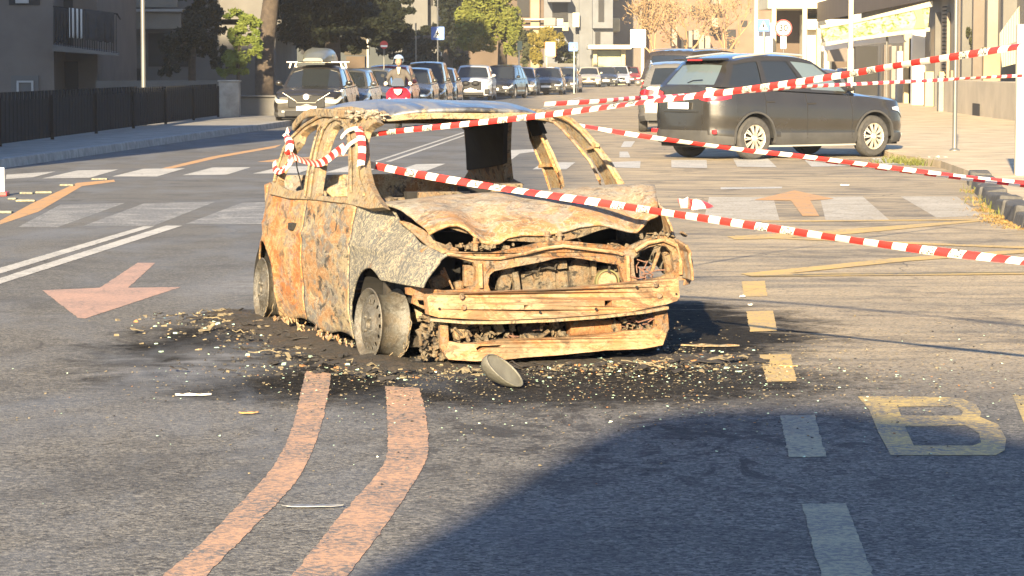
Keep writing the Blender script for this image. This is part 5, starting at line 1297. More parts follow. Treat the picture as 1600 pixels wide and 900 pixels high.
part(hz, 'window', 'dark_opening', lambda b: bpx(b, 669, -10, 676, 8, 160.9, .1)); part(hz, 'balcony', 'white_frame', lambda b: bpx(b, 686, -20, 700, 24, 158, 2))
# dark building mass closing the view behind the left trees
h3 = building('house', 'shaded dark house behind the big trees'); part(h3, 'wall', 'gate_grey', lambda b: bpx(b, 425, -200, 640, 60, 175, 10, foot=0)); part(h3, 'window', 'dark_opening', lambda b: bpx(b, 470, 56, 486, 84, 174.9, .2))
# green and yellow fence panels in the sun
gf = empty('garden_fence', gp(760, 150), 0, 'low sunlit fence of green and yellow panels behind the parked cars', 'fence')
for i, (x0, x1, m) in enumerate(((690, 706, 'panel_green'), (707, 728, 'panel_yellow'), (729, 746, 'panel_yellow'), (747, 757, 'panel_green'), (758, 776, 'panel_green'), (777, 792, 'panel_green'), (793, 806, 'panel_yellow'), (807, 828, 'panel_yellow'))):
    part(gf, 'fence_panel', m, lambda b: bpx(b, x0, 87 if 'y' in m else 91, x1, 110, 150+i, .06, foot=0)); 
part(gf, 'top_rail', 'panel_green', lambda b: b.sweep([P(688, 92, 149.9), P(830, 97, 158)], .05, .04, (0, 0, 1)))
# middle buildings
mb = building('apartment_block', 'brown apartment block with recessed balconies above the olive bush')
part(mb, 'wall', 'brown_render', lambda b: (bpx(b, 800, -140, 850, 110, 190, 12, foot=0), bpx(b, 690, -140, 800, 20, 196, 12, foot=0))); part(mb, 'pier', 'beige_render', lambda b: bpx(b, 829, -140, 843, 110, 189.5, .5, foot=0)); part(mb, 'window', 'dark_opening', lambda b: bpx(b, 808, -30, 827, 26, 189.9, .2)); part(mb, 'handrail', 'white_frame', lambda b: (bpx(b, 808, 29, 850, 31, 189, .1), bpx(b, 808, 41, 882, 43, 189, .1)))
mc = building('apartment_block', 'blue grey apartment block with balconies in the middle of the view')
part(mc, 'wall', 'blue_grey_render', lambda b: (bpx(b, 850, -140, 905, 112, 244, 12, foot=0), bpx(b, 905, -140, 926, 112, 243, 12, foot=0), bpx(b, 926, -140, 958, 44, 241, 12), bpx(b, 926, 44, 958, 112, 242, 8, foot=0)))
part(mc, 'recess', 'dark_opening', lambda b: bpx(b, 863, 4, 887, 34, 243.9, .2)); part(mc, 'ceiling', 'blue_grey_render', lambda b: bpx(b, 856, -6, 892, 3, 241, 3)); part(mc, 'window', 'dark_opening', lambda b: bpx(b, 875, 15, 887, 33, 243.8, .2))
part(mc, 'balcony', 'light_render', lambda b: bpx(b, 850, 28, 868, 40, 241, 2)); part(mc, 'balcony', 'white_frame', lambda b: bpx(b, 870, 29, 880, 40, 241, 2)); part(mc, 'balcony', 'cream_render', lambda b: bpx(b, 879, 35, 888, 48, 240.8, 2))
part(mc, 'window', 'dark_opening', lambda b: bpx(b, 935, -10, 944, 34, 240.9, .2)); part(mc, 'window', 'dark_opening', lambda b: bpx(b, 930, 50, 938, 70, 241.9, .2)); part(mc, 'downpipe', 'cream_metal', lambda b: bpx(b, 895, 20, 905, 42, 242, .3))
md_ = building('apartment_block', 'grey block with pale round fronted balconies behind the kiosk')
part(md_, 'wall', 'taupe_render', lambda b: bpx(b, 958, -140, 1004, 112, 256, 12, foot=0)); 
for y0 in (-22, 28): part(md_, 'balcony', 'cream_render', lambda b: bpx(b, 953, y0, 969, y0+22, 253, 3), bevel=.15)
ks = building('kiosk', 'small cream kiosk with a green shutter beyond the far white cars')
part(ks, 'wall', 'cream_render', lambda b: (bpx(b, 927, 76, 933, 110, 236, .4, foot=0), bpx(b, 971, 76, 977, 110, 236, .4, foot=0), bpx(b, 926, 76, 978, 110, 237, 4, foot=0))); part(ks, 'shutter', 'shutter_green', lambda b: bpx(b, 933, 79, 971, 106, 236.6, .3, foot=0)); part(ks, 'canopy', 'cream_metal', lambda b: bpx(b, 919, 70, 987, 77, 234.5, 6), bevel=.08)
rw = MB(); bpx(rw, 848, 99, 896, 116, 170, .4, foot=0); rw.build('ramp_wall', M['grey_render'], label='plain grey wall under the dark bush by the blue sign', cat='wall')
# far end of the street
fe_ = building('apartment_block', 'reddish brown block filling the far end of the street')
part(fe_, 'wall', 'pink_render', lambda b: bpx(b, 1003, -160, 1320, 112, 262, 12, foot=0))
for i, (x0, y0, x1, y1) in enumerate(((1158, 32, 1168, 42), (1136, 46, 1150, 58), (1136, 60, 1148, 76), (1062, 62, 1074, 80), (1108, 42, 1122, 56), (1040, 10, 1050, 24), (1080, 8, 1092, 24))): part(fe_, 'window', 'dark_opening', lambda b: bpx(b, x0, y0, x1, y1, 261.9, .2))
for (x0, y0, x1, y1) in ((1112, -4, 1126, 6), (1112, 28, 1122, 42), (1092, 54, 1100, 78), (1102, 56, 1110, 78), (1076, 48, 1082, 74), (1084, 46, 1092, 62), (1050, 42, 1058, 72)): part(fe_, 'balcony', 'light_render', lambda b: bpx(b, x0, y0, x1, y1, 258, 3))
random.seed(40)
def bare(name, label, px, Y, h, w, n, m='twig', cat='tree'):
    base = gp(px, Y); t = empty(name, base, 0, label, cat, 'bare trees at the far end of the street'); b = MB()
    b.tube([(0, 0, 0), (.1, 0, h*.28)], [.16, .12], 8)
    def br(p, d, L, r_, k):
        q = p+d*L; b.tube([p, (p+q)/2+Vector((random.gauss(0, .05), 0, random.gauss(0, .05)))*L, q], [r_, r_*.8, r_*.6], 5, cap=False)
        if k:
            for _ in range(3): br(q, (d+Vector((random.gauss(0, .5), random.gauss(0, .5), random.uniform(-.1, .5)))).normalized(), L*.72, r_*.6, k-1)
    for _ in range(4): br(Vector((.1, 0, h*.28)), Vector((random.gauss(0, .5)*w, random.gauss(0, .4), 1)).normalized(), h*.26, .09, 3)
    b.build('trunk', M['bark' if m == 'leaf_dull' else 'twig'], t)
    b = MB(); clump(b, (0, 0, h*.68), (w*h*.32, w*h*.3, h*.34), n, .10); b.build('crown', M[m], t, recalc=False)
bare('bare_tree', 'sunlit bare tree with orange twigs right of the billboard', 1022, 215, 7.5, 1.0, 1500); bare('bare_tree', 'tall bare tree before the reddish block, in the middle', 1070, 222, 8.5, 1.3, 1100); bare('bare_tree', 'bare tree before the reddish block, nearest the yellow poles', 1130, 226, 8, 1.1, 800)
# signs on poles
def pole(name, label, px, top, Y, r_=.035, m='galvanised', cat='pole', tp=None, foot=0.):
    o = empty(name, Vector((P(px, 103, Y).x, Y, foot)), 0, label, cat); b = MB(); b.tube([(0, 0, 0), (0, 0, P(px, top, Y).z-foot)], r_, 10); b.build('pole', M[m], o, True); return o
mat('sign_blue', (.02, .10, .38), .4, .08); mat('sign_white', (.72, .72, .68), .45, .08); mat('sign_red', (.42, .02, .02), .45, .08); mat('sign_orange', (.5, .16, .03), .5, .1)
def onp(o, name, m, px, py, Y, loops, th=.02, parent=None):
    b = MB(); c = Vector((o.location.x, o.location.y, 0)); b.poly(loops, lambda q: P(px+q[0], py+q[1], Y)-Vector((o.location.x, o.location.y, o.location.z)), lambda q: P(px+q[0], py+q[1], Y)-Vector((o.location.x, o.location.y, o.location.z))+Vector((0, th, 0)))
    return b.build(name, M[m], parent or o)
def rect(w, h, c=1.): return [(-w, -h+c), (-w+c, -h), (w-c, -h), (w, -h+c), (w, h-c), (w-c, h), (-w+c, h), (-w, h-c)]
def circ(r_, n=20): return [(r_*math.cos(2*math.pi*i/n), r_*math.sin(2*math.pi*i/n)) for i in range(n)]
def cross_sign(label, px, py, Y, w, polepx, top, m='galvanised'):
    o = pole('crossing_sign', label, polepx, top, Y, m=m, cat='road sign')
    s_ = onp(o, 'sign_plate', 'sign_blue', px, py, Y-.06, [rect(w, w)])
    onp(o, 'triangle', 'sign_white', px, py, Y-.075, [[(0, -w*.75), (w*.72, w*.62), (-w*.72, w*.62)]], .01, s_)
    onp(o, 'walking_figure', 'black_ink' if 0 else 'iron_dark', px, py, Y-.09, [[(-w*.08, -w*.35), (w*.1, -w*.35), (w*.12, -w*.05), (w*.3, w*.1), (w*.12, w*.12), (w*.3, w*.55), (w*.14, w*.55), (0, w*.2), (-w*.22, w*.55), (-w*.36, w*.55), (-w*.1, w*.12), (-w*.3, w*.08), (-w*.08, -w*.1)]], .01, s_)
cross_sign('blue pedestrian crossing sign on a grey pole in front of the dark trees', 684, 52, 120, 10.3, 684, -60)
cross_sign('blue pedestrian crossing sign on a pale pole in the distance', 895.5, 73, 160, 7, 897, 66, 'cream_metal')
o = pole('road_sign', 'back of a sign on a thin pale pole left of the notice board', 811, 64, 150, m='cream_metal', cat='road sign'); onp(o, 'sign_plate', 'shutter_green', 812, 71, 149.9, [rect(4, 7)])
o = pole('notice_board', 'white board with an orange edge on a cream pole', 854, 84, 158, m='cream_metal', cat='sign board'); s_ = onp(o, 'board', 'sign_white', 860, 77, 157.9, [rect(7, 10.5)]); onp(o, 'edge', 'sign_orange', 860, 77, 157.93, [rect(8.5, 12)], .03, s_)
o = pole('road_sign', 'pale pole standing just right of the distant blue sign', 901, 84, 161, .03, 'cream_metal', cat='pole')
o = pole('no_entry_sign', 'small red no entry sign above the grey fence', 600, 70, 88, .02, cat='road sign'); s_ = onp(o, 'sign_plate', 'sign_red', 600, 70, 87.9, [circ(6.3)]); onp(o, 'bar', 'sign_white', 600, 72, 87.88, [rect(5.2, 1.5, .3)], .01, s_)
pole('thin_pole', 'thin grey pole in front of the dark trees left of the blue sign', 650, 36, 118, .03, cat='pole')
bb = pole('billboard', 'blank white poster board on a post before the bare tree', 1004, 70, 195, .12, 'cream_metal', cat='sign board'); onp(bb, 'board', 'sign_white', 997, 60, 194.8, [rect(12, 14)], .1)
cross_sign('white pole box with a washed out crossing sign between two yellow poles', 1193, 40, 112, 9.5, 1193, 38, 'cream_metal')
o = empty('poster_column', gp(1193, 113), 0, 'tall white box under the washed out crossing sign', 'box'); onp(o, 'box', 'sign_white', 1195, 62, 112.6, [rect(12, 26)], .4)
pole('yellow_pole', 'yellow lit pole at the left of the white box, by the bare trees', 1181, -80, 114, .085, 'cream_metal'); pole('yellow_pole', 'yellow lit pole touching the right of the white box', 1209, -80, 115, .10, 'cream_metal')
o = pole('speed_limit_sign', 'round speed limit sign reading 30 over a small white plate', 1224, 44, 108, .03, cat='road sign')
s_ = onp(o, 'sign_plate', 'sign_red', 1224, 44, 107.9, [circ(13.5, 28)]); onp(o, 'face', 'sign_white', 1224, 44, 107.88, [circ(10.8, 28)], .01, s_); onp(o, 'lower_plate', 'sign_white', 1224, 66, 107.9, [rect(4.5, 10)])
def text_mesh(txt, size, m, parent, M4, name='lettering', ext=.002):
    cu = bpy.data.curves.new(name, 'FONT'); cu.body = txt; cu.size = size; cu.extrude = ext; cu.align_x = 'CENTER'; cu.align_y = 'CENTER'; cu.resolution_u = 2; cu.offset = .012
    to = bpy.data.objects.new(name, cu); COL.objects.link(to); dg = bpy.context.evaluated_depsgraph_get(); me = bpy.data.meshes.new_from_object(to.evaluated_get(dg)); bpy.data.objects.remove(to); bpy.data.curves.remove(cu)
    me.materials.clear(); me.materials.append(m); ob = bpy.data.objects.new(name, me); COL.objects.link(ob); ob.parent = parent; ob.matrix_local = M4; return ob
c = P(1224, 44, 107.86)-o.location; text_mesh('30', .36, M['black_ink'], o, Matrix.Translation(c) @ Matrix.Rotation(R(90), 4, 'X'))
pole('pale_pole', 'pale pole before the white portico wall', 1257, -80, 120, .11, 'cream_metal'); 
wp = pole('white_pole', 'thick white two part pole behind the bonnet of the dark grey car', 1329, -80, 62, .055, 'cream_metal'); b = MB(); b.tube([(0, 0, 0), (0, 0, P(1329, 76, 62).z)], .075, 12); b.build('sleeve', M['cream_metal'], wp, True)
gpole = pole('grey_pole', 'slim grey pole standing on the right pavement', 1493, -80, 48.2, .038, 'galvanised', foot=.1); b = MB(); b.lathe([(0, .0), (.09, 0), (.09, .02), (.045, .05)], 14, 'Z'); b.build('collar', M['galvanised'], gpole, True)
eb = empty('edge_post', G(1592, 286), 0, 'pale square post on the kerb at the right edge of the photo', 'post'); b = MB(); b.box(-.055, .07, -.05, .07, .05, 2.1); b.build('post', M['cream_metal'], eb, bevel=.01); b = MB(); b.box(-.075, .09, -.07, .09, 0, .08); b.build('foot', M['galvanised'], eb, bevel=.01)
# ---- right shop front, receding along the pavement
def fY(px): return 12.494/((px-800)/F-.0265)
def fX(Y): return 14.63+.0265*(Y-80.6)
def fb(b, px0, px1, py0, py1, out=0., dep=.3, ref=None, foot=False):
    Y1, Y0 = fY(px0), fY(px1); pr = ref or px1; Yr = fY(pr); zt = CAMZ-(py0-103)*Yr/F; zb = 0 if foot else CAMZ-(py1-103)*Yr/F
    v = []
    for Y in (Y0, Y1):
        for x in (fX(Y)-out, fX(Y)-out+dep):
            for z in (zb, zt): v.append((x, Y, z))
    b.add(v, [(0, 1, 3, 2), (4, 6, 7, 5), (0, 4, 5, 1), (2, 3, 7, 6), (0, 2, 6, 4), (1, 5, 7, 3)]); return b
sh = building('shop_building', 'row of shops with sunlit pilasters along the right pavement')
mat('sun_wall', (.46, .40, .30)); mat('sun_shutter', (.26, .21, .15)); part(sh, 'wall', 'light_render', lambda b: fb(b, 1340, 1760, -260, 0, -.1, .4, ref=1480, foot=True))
for i, (x0, x1, y0, m, out) in enumerate(((1385, 1387, 70, 'taupe_render', .2), (1397, 1399, 72, 'light_render', .2), (1407, 1410, 80, 'white_frame', .25), (1417, 1419, 52, 'cream_render', .2), (1436, 1439, 50, 'sign_white', .36), (1455, 1458, 112, 'cream_render', .32), (1462, 1463, 20, 'grey_render', .1), (1474, 1476, 112, 'cream_render', .22), (1492, 1495, 110, 'beige_render', .24), (1500, 1502, -60, 'taupe_render', .2), (1512, 1515, -60, 'grey_render', .3), (1528, 1530, -60, 'taupe_render', .25), (1548, 1551, -60, 'light_render', .22), (1560, 1563, 74, 'beige_render', .55), (1578, 1580, -60, 'grey_render', .3))):
    part(sh, 'pilaster', m, lambda b: fb(b, x0, x1, y0, 0, out, out+.1, foot=True))
for x0, x1, y0, y1 in ((1376, 1404, 72, 160), (1411, 1419, 60, 160), (1428, 1433, 52, 160), (1453, 1462, 45, 160), (1470, 1478, 20, 160), (1500, 1509, 5, 120)): part(sh, 'shutter', 'sun_shutter', lambda b: fb(b, x0, x1, y0, y1, .02, .1, foot=True))
part(sh, 'grille', 'iron_dark', lambda b: [fb(b, 1472, 1477, yy, yy+2, .06, .05) for yy in range(10, 150, 6)])
bs = part(sh, 'base_wall', 'sun_wall', lambda b: fb(b, 1521, 1760, 126, 0, 1.15, 1.3, ref=1560, foot=True)); part(bs, 'vent', 'dark_opening', lambda b: fb(b, 1580, 1592, 162, 186, 1.17, .1)); part(bs, 'downpipe', 'galvanised', lambda b: fb(b, 1526, 1529, 118, 0, 1.3, .15, foot=True))
mat('panel_yellow2', (.5, .3, .1)); aw = empty('shop_awning', (fX(110), 110, 0), 0, 'long yellow green banner board over the shop fronts', 'awning'); 
n_ = N('faded_banner'); c_ = n_.coord('world', (1, .5, 1.6)); a_ = n_.noise(c_, 1.6, 5, .6, 1.6, .45, .55); b_ = n_.noise(c_, 4, 4, .6, 1., .52, .58)
n_.setp(col=n_.mix(b_, n_.mix(a_, (.55, .45, .22), (.50, .48, .32)), (.12, .17, .04)), rough=.7); M['banner'] = n_.m
def aww(b, z0, z1, Ya, Yb, out, tilt=0., th=.08):
    v = []
    for Y in (Ya, Yb):
        for (o_, z) in ((out, z0), (out+th, z0), (out-tilt, z1), (out-tilt+th, z1)): v.append((fX(Y)-o_-fX(110), Y-110, z))
    b.add(v, [(0, 1, 3, 2), (4, 6, 7, 5), (0, 4, 5, 1), (2, 3, 7, 6), (0, 2, 6, 4), (1, 5, 7, 3)])
def face(b, pts, Yl, Yr, x0, x1, th=.08):
    f = lambda q: P(q[0], q[1], lerp(Yl, Yr, (q[0]-x0)/(x1-x0)))-aw.location
    b.poly([pts], f, lambda q: f(q)+Vector((0, th, 0)))
part(aw, 'banner', 'banner', lambda b: face(b, [(1283, 44), (1340, 35), (1400, 22), (1453, 8), (1450, 44), (1400, 49), (1340, 58), (1290, 66), (1285, 56)], 106, 101, 1283, 1453))
part(aw, 'top_rail', 'cream_metal', lambda b: face(b, [(1281, 40), (1340, 30.5), (1457, 1.5), (1458, 10), (1400, 22), (1340, 35), (1283, 45)], 105.9, 100.9, 1283, 1453, .25))
part(aw, 'soffit', 'cream_metal', lambda b: face(b, [(1290, 66), (1340, 58), (1400, 49), (1453, 43), (1453, 49), (1400, 55), (1340, 63), (1290, 72)], 105.9, 100.9, 1283, 1453, 1.2))
part(aw, 'end_panel', 'panel_yellow', lambda b: face(b, [(1428, 16), (1440, 14), (1446, 44), (1428, 45), (1433, 30)], 105.8, 100.8, 1283, 1453, .1))
part(aw, 'lower_awning', 'sign_white', lambda b: face(b, [(1284, 70), (1340, 64), (1386, 56.5), (1388, 66), (1340, 72), (1284, 80)], 108, 103, 1283, 1453, .1)); part(aw, 'lower_awning', 'sign_white', lambda b: face(b, [(1388, 57), (1408, 55), (1417, 66), (1390, 68)], 108, 103, 1283, 1453, .1))
for px in (1386, 1457): part(aw, 'support', 'galvanised', lambda b: b.tube([P(px, 50, 103.5)-aw.location, Vector((P(px, 50, 103.5).x, 103.5, .1))-aw.location], .035, 8))
part(aw, 'upper_shade', 'brown_render', lambda b: aww(b, 3.9, 4.9, 94.5, 150, .2, .0, .1))
gtw = building('portico', 'cream portico with a dark opening at the corner by the speed limit sign')
part(gtw, 'wall', 'cream_metal', lambda b: (bpx(b, 1258, 22, 1345, 46, 151, 2), bpx(b, 1258, 22, 1284, 100, 152, 3, foot=0), bpx(b, 1284, 40, 1300, 100, 152.5, 3, foot=0), bpx(b, 1200, -80, 1330, 13, 150, 6))); part(gtw, 'dark_recess', 'brown_render', lambda b: bpx(b, 1210, 13, 1345, 110, 156, 1, foot=0)); part(gtw, 'beam', 'cream_metal', lambda b: bpx(b, 1260, 22, 1326, 30, 151, .5)); part(gtw, 'grey_shutter', 'taupe_render', lambda b: bpx(b, 1293, 74, 1324, 96, 150, .2)); part(gtw, 'column', 'cream_render', lambda b: bpx(b, 1276, 44, 1283, 110, 149, .5, foot=0))
cp = empty('corrugated_panel', Vector((P(1575, 60, 79).x, 79, 1.7)), 0, 'pale corrugated panel hung on the wall at the right edge', 'panel')
n_ = N('corrugated_sheet'); c_ = n_.coord('world'); wv = n_.new('ShaderNodeTexWave', wave_type='BANDS', bands_direction='X'); wv.inputs['Scale'].default_value = 4.5; n_.l(c_, wv.inputs[0]); n_.setp(col=(.36, .33, .24), rough=.6); n_.bump(wv.outputs['Fac'], 1., .03); M['corrugated'] = n_.m
onp(cp, 'upper_sheet', 'corrugated', 0, 0, 79, [[(1562, 52), (1593, 9), (1593, 63), (1562, 74)]], .05); onp(cp, 'lower_sheet', 'corrugated', 0, 0, 79, [[(1563, 76), (1593, 66), (1593, 98), (1566, 105)]], .05)
random.seed(9)
vn = empty('creeper', Vector((fX(90)-.3, 90, 0)), 0, 'dark dry creeper hanging on the grey wall behind the slim pole', 'plant'); b = MB()
for (px, py, rx, ry, n) in ((1510, 20, 7, 22, 500), (1514, 50, 7, 20, 350), (1518, 70, 4, 10, 90)):
    Y = fY(px)-.4; clump(b, P(px, py, Y)-vn.location, (rx*Y/F, .1, ry*Y/F), n, .05)
b.build('foliage', M['leaf_dull'], vn, recalc=False)
# dark sheet standing in for the shade inside the gateway
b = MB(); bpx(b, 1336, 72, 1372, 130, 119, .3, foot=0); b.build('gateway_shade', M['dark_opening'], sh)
# weeds, bag, leaves by the kerb
def tuft(name, label, pts, m, size, h=.12, cat='plant', per=60):
    b = MB(); c = G(*pts[0])
    for q in pts:
        g_ = G(*q)-c
        for i in range(per):
            x, y = g_.x+random.gauss(0, .10), g_.y+random.gauss(0, .25); a = random.uniform(0, 6.28); hh = h*random.uniform(.3, 1.2); s = size*random.uniform(.6, 1.3); dx, dy = math.cos(a)*s, math.sin(a)*s
            b.add([(x-dy*.25, y+dx*.25, 0), (x+dy*.25, y-dx*.25, 0), (x+dx, y+dy, hh), (x+dx*.8, y+dy*.8, hh*1.02)], [(0, 1, 2, 3)])
    o = b.build(name, M[m], label=label, cat=cat, kind='stuff', recalc=False); o.location = c; return o
M['dry_leaf'] = leafmat('dry_leaves', (.26, .17, .06), (.38, .25, .09)); M['weed'] = leafmat('weeds', (.09, .11, .025), (.16, .15, .04))
tuft('weeds', 'low yellow green weeds at the kerb by the front wheel of the dark grey car', [(1405, 253), (1418, 256), (1430, 258), (1440, 257), (1395, 255)], 'weed', .06, .10, cat='weeds'); 
tuft('dry_leaves', 'drift of dry leaves in the gutter under the dark kerb stones', [(1535, 312), (1550, 322), (1560, 330), (1572, 340), (1585, 348), (1545, 330), (1530, 300), (1565, 348), (1595, 356), (1555, 340)], 'dry_leaf', .035, .02, cat='leaves', per=160)
tuft('grass', 'thin yellow grass growing out from the dark kerb stones', [(1535, 302), (1548, 318), (1560, 328), (1575, 336)], 'weed', .03, .09, cat='grass', per=50)
bg_ = litter('plastic_bag', 1470, 256, plain('mint_plastic', (.30, .48, .38), .4, .2, 6), .40, .35, .16, 'crumpled mint green plastic bag at the foot of the slim pole', 'bag', 0, 14)
# striped bollard and rubble at the left edge
bo = empty('bollard', G(1, 306), 0, 'white and orange marker post at the left edge of the photo', 'marker post'); b = MB(); b.sweep([(0, 0, .04), (0, 0, .34)], .10, .05, (1, 0, 0)); b.build('panel', M['sign_white'], bo, bevel=.01); b = MB(); b.box(-.09, .09, -.1, .1, 0, .05); b.build('foot', M['sign_red'], bo, bevel=.01)
for i, (px, py, w, a) in enumerate(((42, 303, .16, 0), (68, 302, .2, .2), (105, 290.5, .18, 0), (40, 315, .22, .1), (5, 333, .2, 0), (156, 281, .22, 0), (20, 312, .1, 0))):
    b = MB(); b.box(-w/2, w/2, -.07, .07, 0, .025); o = b.build('lane_stud', M['yellow_faded'], label='small pale block lying on the orange line at the left', cat='road stud', group='pale blocks on the orange line', bevel=.015); o.location = G(px, py); o.rotation_euler.z = a
# ---- unseen blocks added and shaped to throw the shade
ob = building('apartment_block', 'unseen apartment house at the left, heights stepped to shade the fence and pillar')
part(ob, 'wall', 'light_render', lambda b: b.box(-40, -16.2, 30, 38, 0, 21)); part(ob, 'wing', 'light_render', lambda b: (b.box(-16.2, -9.6, 30, 38, 0, 9), b.box(-16.2, -15.2, 30, 38, 9, 16.2)))  # the narrow tall box is added only to shade the gate pillar
for k in range(3):
    for z in (1.2, 4.2): part(ob, 'window', 'dark_opening', lambda b: b.box(-15.6+2*k, -14.6+2*k, 29.9, 30.1, z, z+1.5))
rb_ = building('shade_block', 'unseen added block behind the camera, its rounded outline shaped to cast the foreground shadow')  # made-up block, outline worked back from the foreground shadow
def prof(b):
    pts = [(-3.9, 0), (-3.7, 2.5), (-3.12, 4.9), (-2.95, 5.45), (-2.82, 5.9), (-2.66, 6.12), (-2.45, 6.2), (-1.9, 6.22), (-1.4, 6.08), (-1.0, 5.88), (0, 5.4), (2.5, 4.6), (4, 3), (4, 0)]
    b.poly([pts], lambda p: Vector((p[0], -8, p[1])), lambda p: Vector((p[0], -12, p[1])))
part(rb_, 'wall', 'beige_render', prof)
# ================================================================== BARRIER TAPES
def catmull(pts, n):
    pts = [Vector(p) for p in pts]; P_ = [pts[0]*2-pts[1]]+pts+[pts[-1]*2-pts[-2]]; out = []
    for i in range(1, len(P_)-2):
        for k in range(n):
            t = k/n; a, b_, c, d = P_[i-1:i+3]
            out.append(.5*((2*b_)+(c-a)*t+(2*a-5*b_+4*c-d)*t*t+(3*b_-a-3*c+d)*t**3))
    return out+[pts[-1]]
def tape(ctrl, w, label, per=.08, phase=0., texts=(), tw=.35, sub=16, parent=None, name='barrier_tape', up=(0, 0, 1), seed=0., cat='barrier tape', group=None):
    c = catmull(ctrl, sub); L = [0.]
    for a, b_ in zip(c, c[1:]): L.append(L[-1]+(b_-a).length)
    def at(s):
        s = max(0, min(L[-1]-1e-6, s)); lo, hi = 0, len(L)-1
        while hi-lo > 1:
            m = (lo+hi)//2
            if L[m] <= s: lo = m
            else: hi = m
        t = (s-L[lo])/max(1e-9, L[lo+1]-L[lo]); p = c[lo].lerp(c[lo+1], t); tg = (c[lo+1]-c[lo]).normalized()
        u = Vector(up); u = (u-tg*u.dot(tg)).normalized(); a = tw*math.sin(s*1.7+seed)+tw*.6*math.sin(s*4.1+seed*2)
        u = u*math.cos(a)+tg.cross(u)*math.sin(a); return p, u, tg
    b = MB(); k = 0; s = -phase % per-per
    n = int(L[-1]/per)+3; sl_ = .25*w
    for i in range(n):
        s0, s1 = s+i*per, s+(i+1)*per
        if s1 < 0 or s0 > L[-1]: continue
        rows = []; m = max(2, int(per/.03))
        for q in range(m+1):
            ss = s0+(s1-s0)*q/m; row = []
            for v in (-1, -.33, .33, 1):
                p, u, tg = at(ss+sl_*v); row.append(p+u*(w/2*v)+tg.cross(u)*(.004*math.cos(v*2)))
            rows += row
        b.add(rows, [(q*4+r, (q+1)*4+r, (q+1)*4+r+1, q*4+r+1) for q in range(m) for r in range(3)], i % 2)
    o = b.build(name, [M['red_tape'], M['white_tape']], parent, True, label=label if not parent else None, cat=cat if not parent else None, group=group)
    off = s
    for (i, txt) in texts:
        sc_ = off+(i+.5)*per; cu = bpy.data.curves.new('lettering', 'FONT'); cu.body = txt; cu.size = w*1.2; cu.offset = .0006; cu.align_x = 'CENTER'; cu.align_y = 'CENTER'; cu.resolution_u = 1
        to = bpy.data.objects.new('lettering', cu); COL.objects.link(to); dg = bpy.context.evaluated_depsgraph_get(); me = bpy.data.meshes.new_from_object(to.evaluated_get(dg)); bpy.data.objects.remove(to); bpy.data.curves.remove(cu)
        mx = max(v.co.x for v in me.vertices)*2; kx = per*.86/mx
        for v in me.vertices:
            p, u, tg = at(sc_+v.co.x*kx); nn = tg.cross(u); 
            if nn.y > 0: nn = -nn
            v.co = p+u*v.co.y+nn*.007
        me.materials.clear(); me.materials.append(M['black_ink']); to = bpy.data.objects.new('lettering', me); COL.objects.link(to); to.parent = o
    return o
def WP(px, py, Y): return P(px, py, Y)
YA = 15.85
tape([WP(578, 211, YA), WP(640, 203, 15.6), WP(830, 182.5, 14.9), WP(1000, 160, 14.2), WP(1150, 142, 13.6), WP(1300, 120, 12.9), WP(1400, 103, 12.4), WP(1600, 71, 11.5), WP(1760, 43, 10.8)], .030, 'upper red and white tape running over the dark grey car to the right edge', .075,
     texts=[(i, ('POLIZIA', 'LOCALE')[(i//2) % 2]) for i in (3, 7, 15, 17, 27, 29, 41, 43, 53, 55, 65, 67)], tw=.45, seed=1)
tape([WP(572, 256, YA), WP(640, 270, 15.6), WP(760, 290, 15.2), WP(900, 311, 14.8), WP(1050, 334, 14.4), WP(1200, 356, 13.9), WP(1400, 385, 13.4), WP(1600, 408, 12.9), WP(1720, 422, 12.6)], .040, 'lowest red and white tape crossing over the bonnet of the wreck', .082,
     texts=[(i, ('POLIZIA', 'LOCALE')[(i//2) % 2]) for i in (5, 11, 13, 23, 25, 35, 37, 47, 49, 59, 61)], tw=.5, seed=3)
tape([WP(850, 185, 16.5), WP(1000, 212, 16.9), WP(1150, 233, 17.3), WP(1250, 244, 17.6), WP(1400, 263, 18), WP(1600, 285, 18.5), WP(1740, 300, 19)], .029, 'slack red and white tape dropping from the wreck roof towards the right edge', .10, tw=.6, seed=5)
tape([WP(1190, 236, 17.45), WP(1300, 253, 17.8), WP(1450, 272, 18.2), WP(1600, 290, 18.6), WP(1740, 304, 19.1)], .024, 'second thin strand just beneath the slack tape at the right', .10, tw=.3, seed=8, phase=.05)
tape([WP(850, 163, 16.6), WP(940, 158, 17), WP(1000, 153, 17.6), WP(1150, 144, 19), WP(1300, 133, 20.5), WP(1450, 126, 22), WP(1600, 118, 23.5), WP(1740, 112, 25)], .026, 'thin red and white tape just under the upper one at the right', .10, texts=((12, 'POLIZIA'), (34, 'LOCALE'), (52, 'POLIZIA')), tw=.4, seed=2)
def PO(px, py, off=.03):
    v = CP(px, py, NS, PS)+Vector(NS).normalized()*off; c, s = math.cos(CA), math.sin(CA); return Vector((CO.x+v.x*c-v.y*s, CO.y+v.x*s+v.y*c, v.z))
kn = empty('wound_tape', PO(570, 230), 0, 'red and white tape wound and knotted round the side pillars of the wreck', 'barrier tape')
def ktape(pts, w, per=.07, tw=.3, seed=0., up=(0, 0, 1)): 
    o = tape([PO(*p)-kn.location for p in pts], w, None, per, tw=tw, seed=seed, parent=kn, name='strand', up=up, sub=8); return o
ktape([(567, 203), (572, 220), (573, 242), (571, 262)], .045, .06, up=(1, 0, 0)); ktape([(540, 218), (548, 209), (560, 204), (574, 204)], .022, .3); ktape([(542, 244), (550, 232), (560, 224), (573, 219)], .024, .3, seed=2)
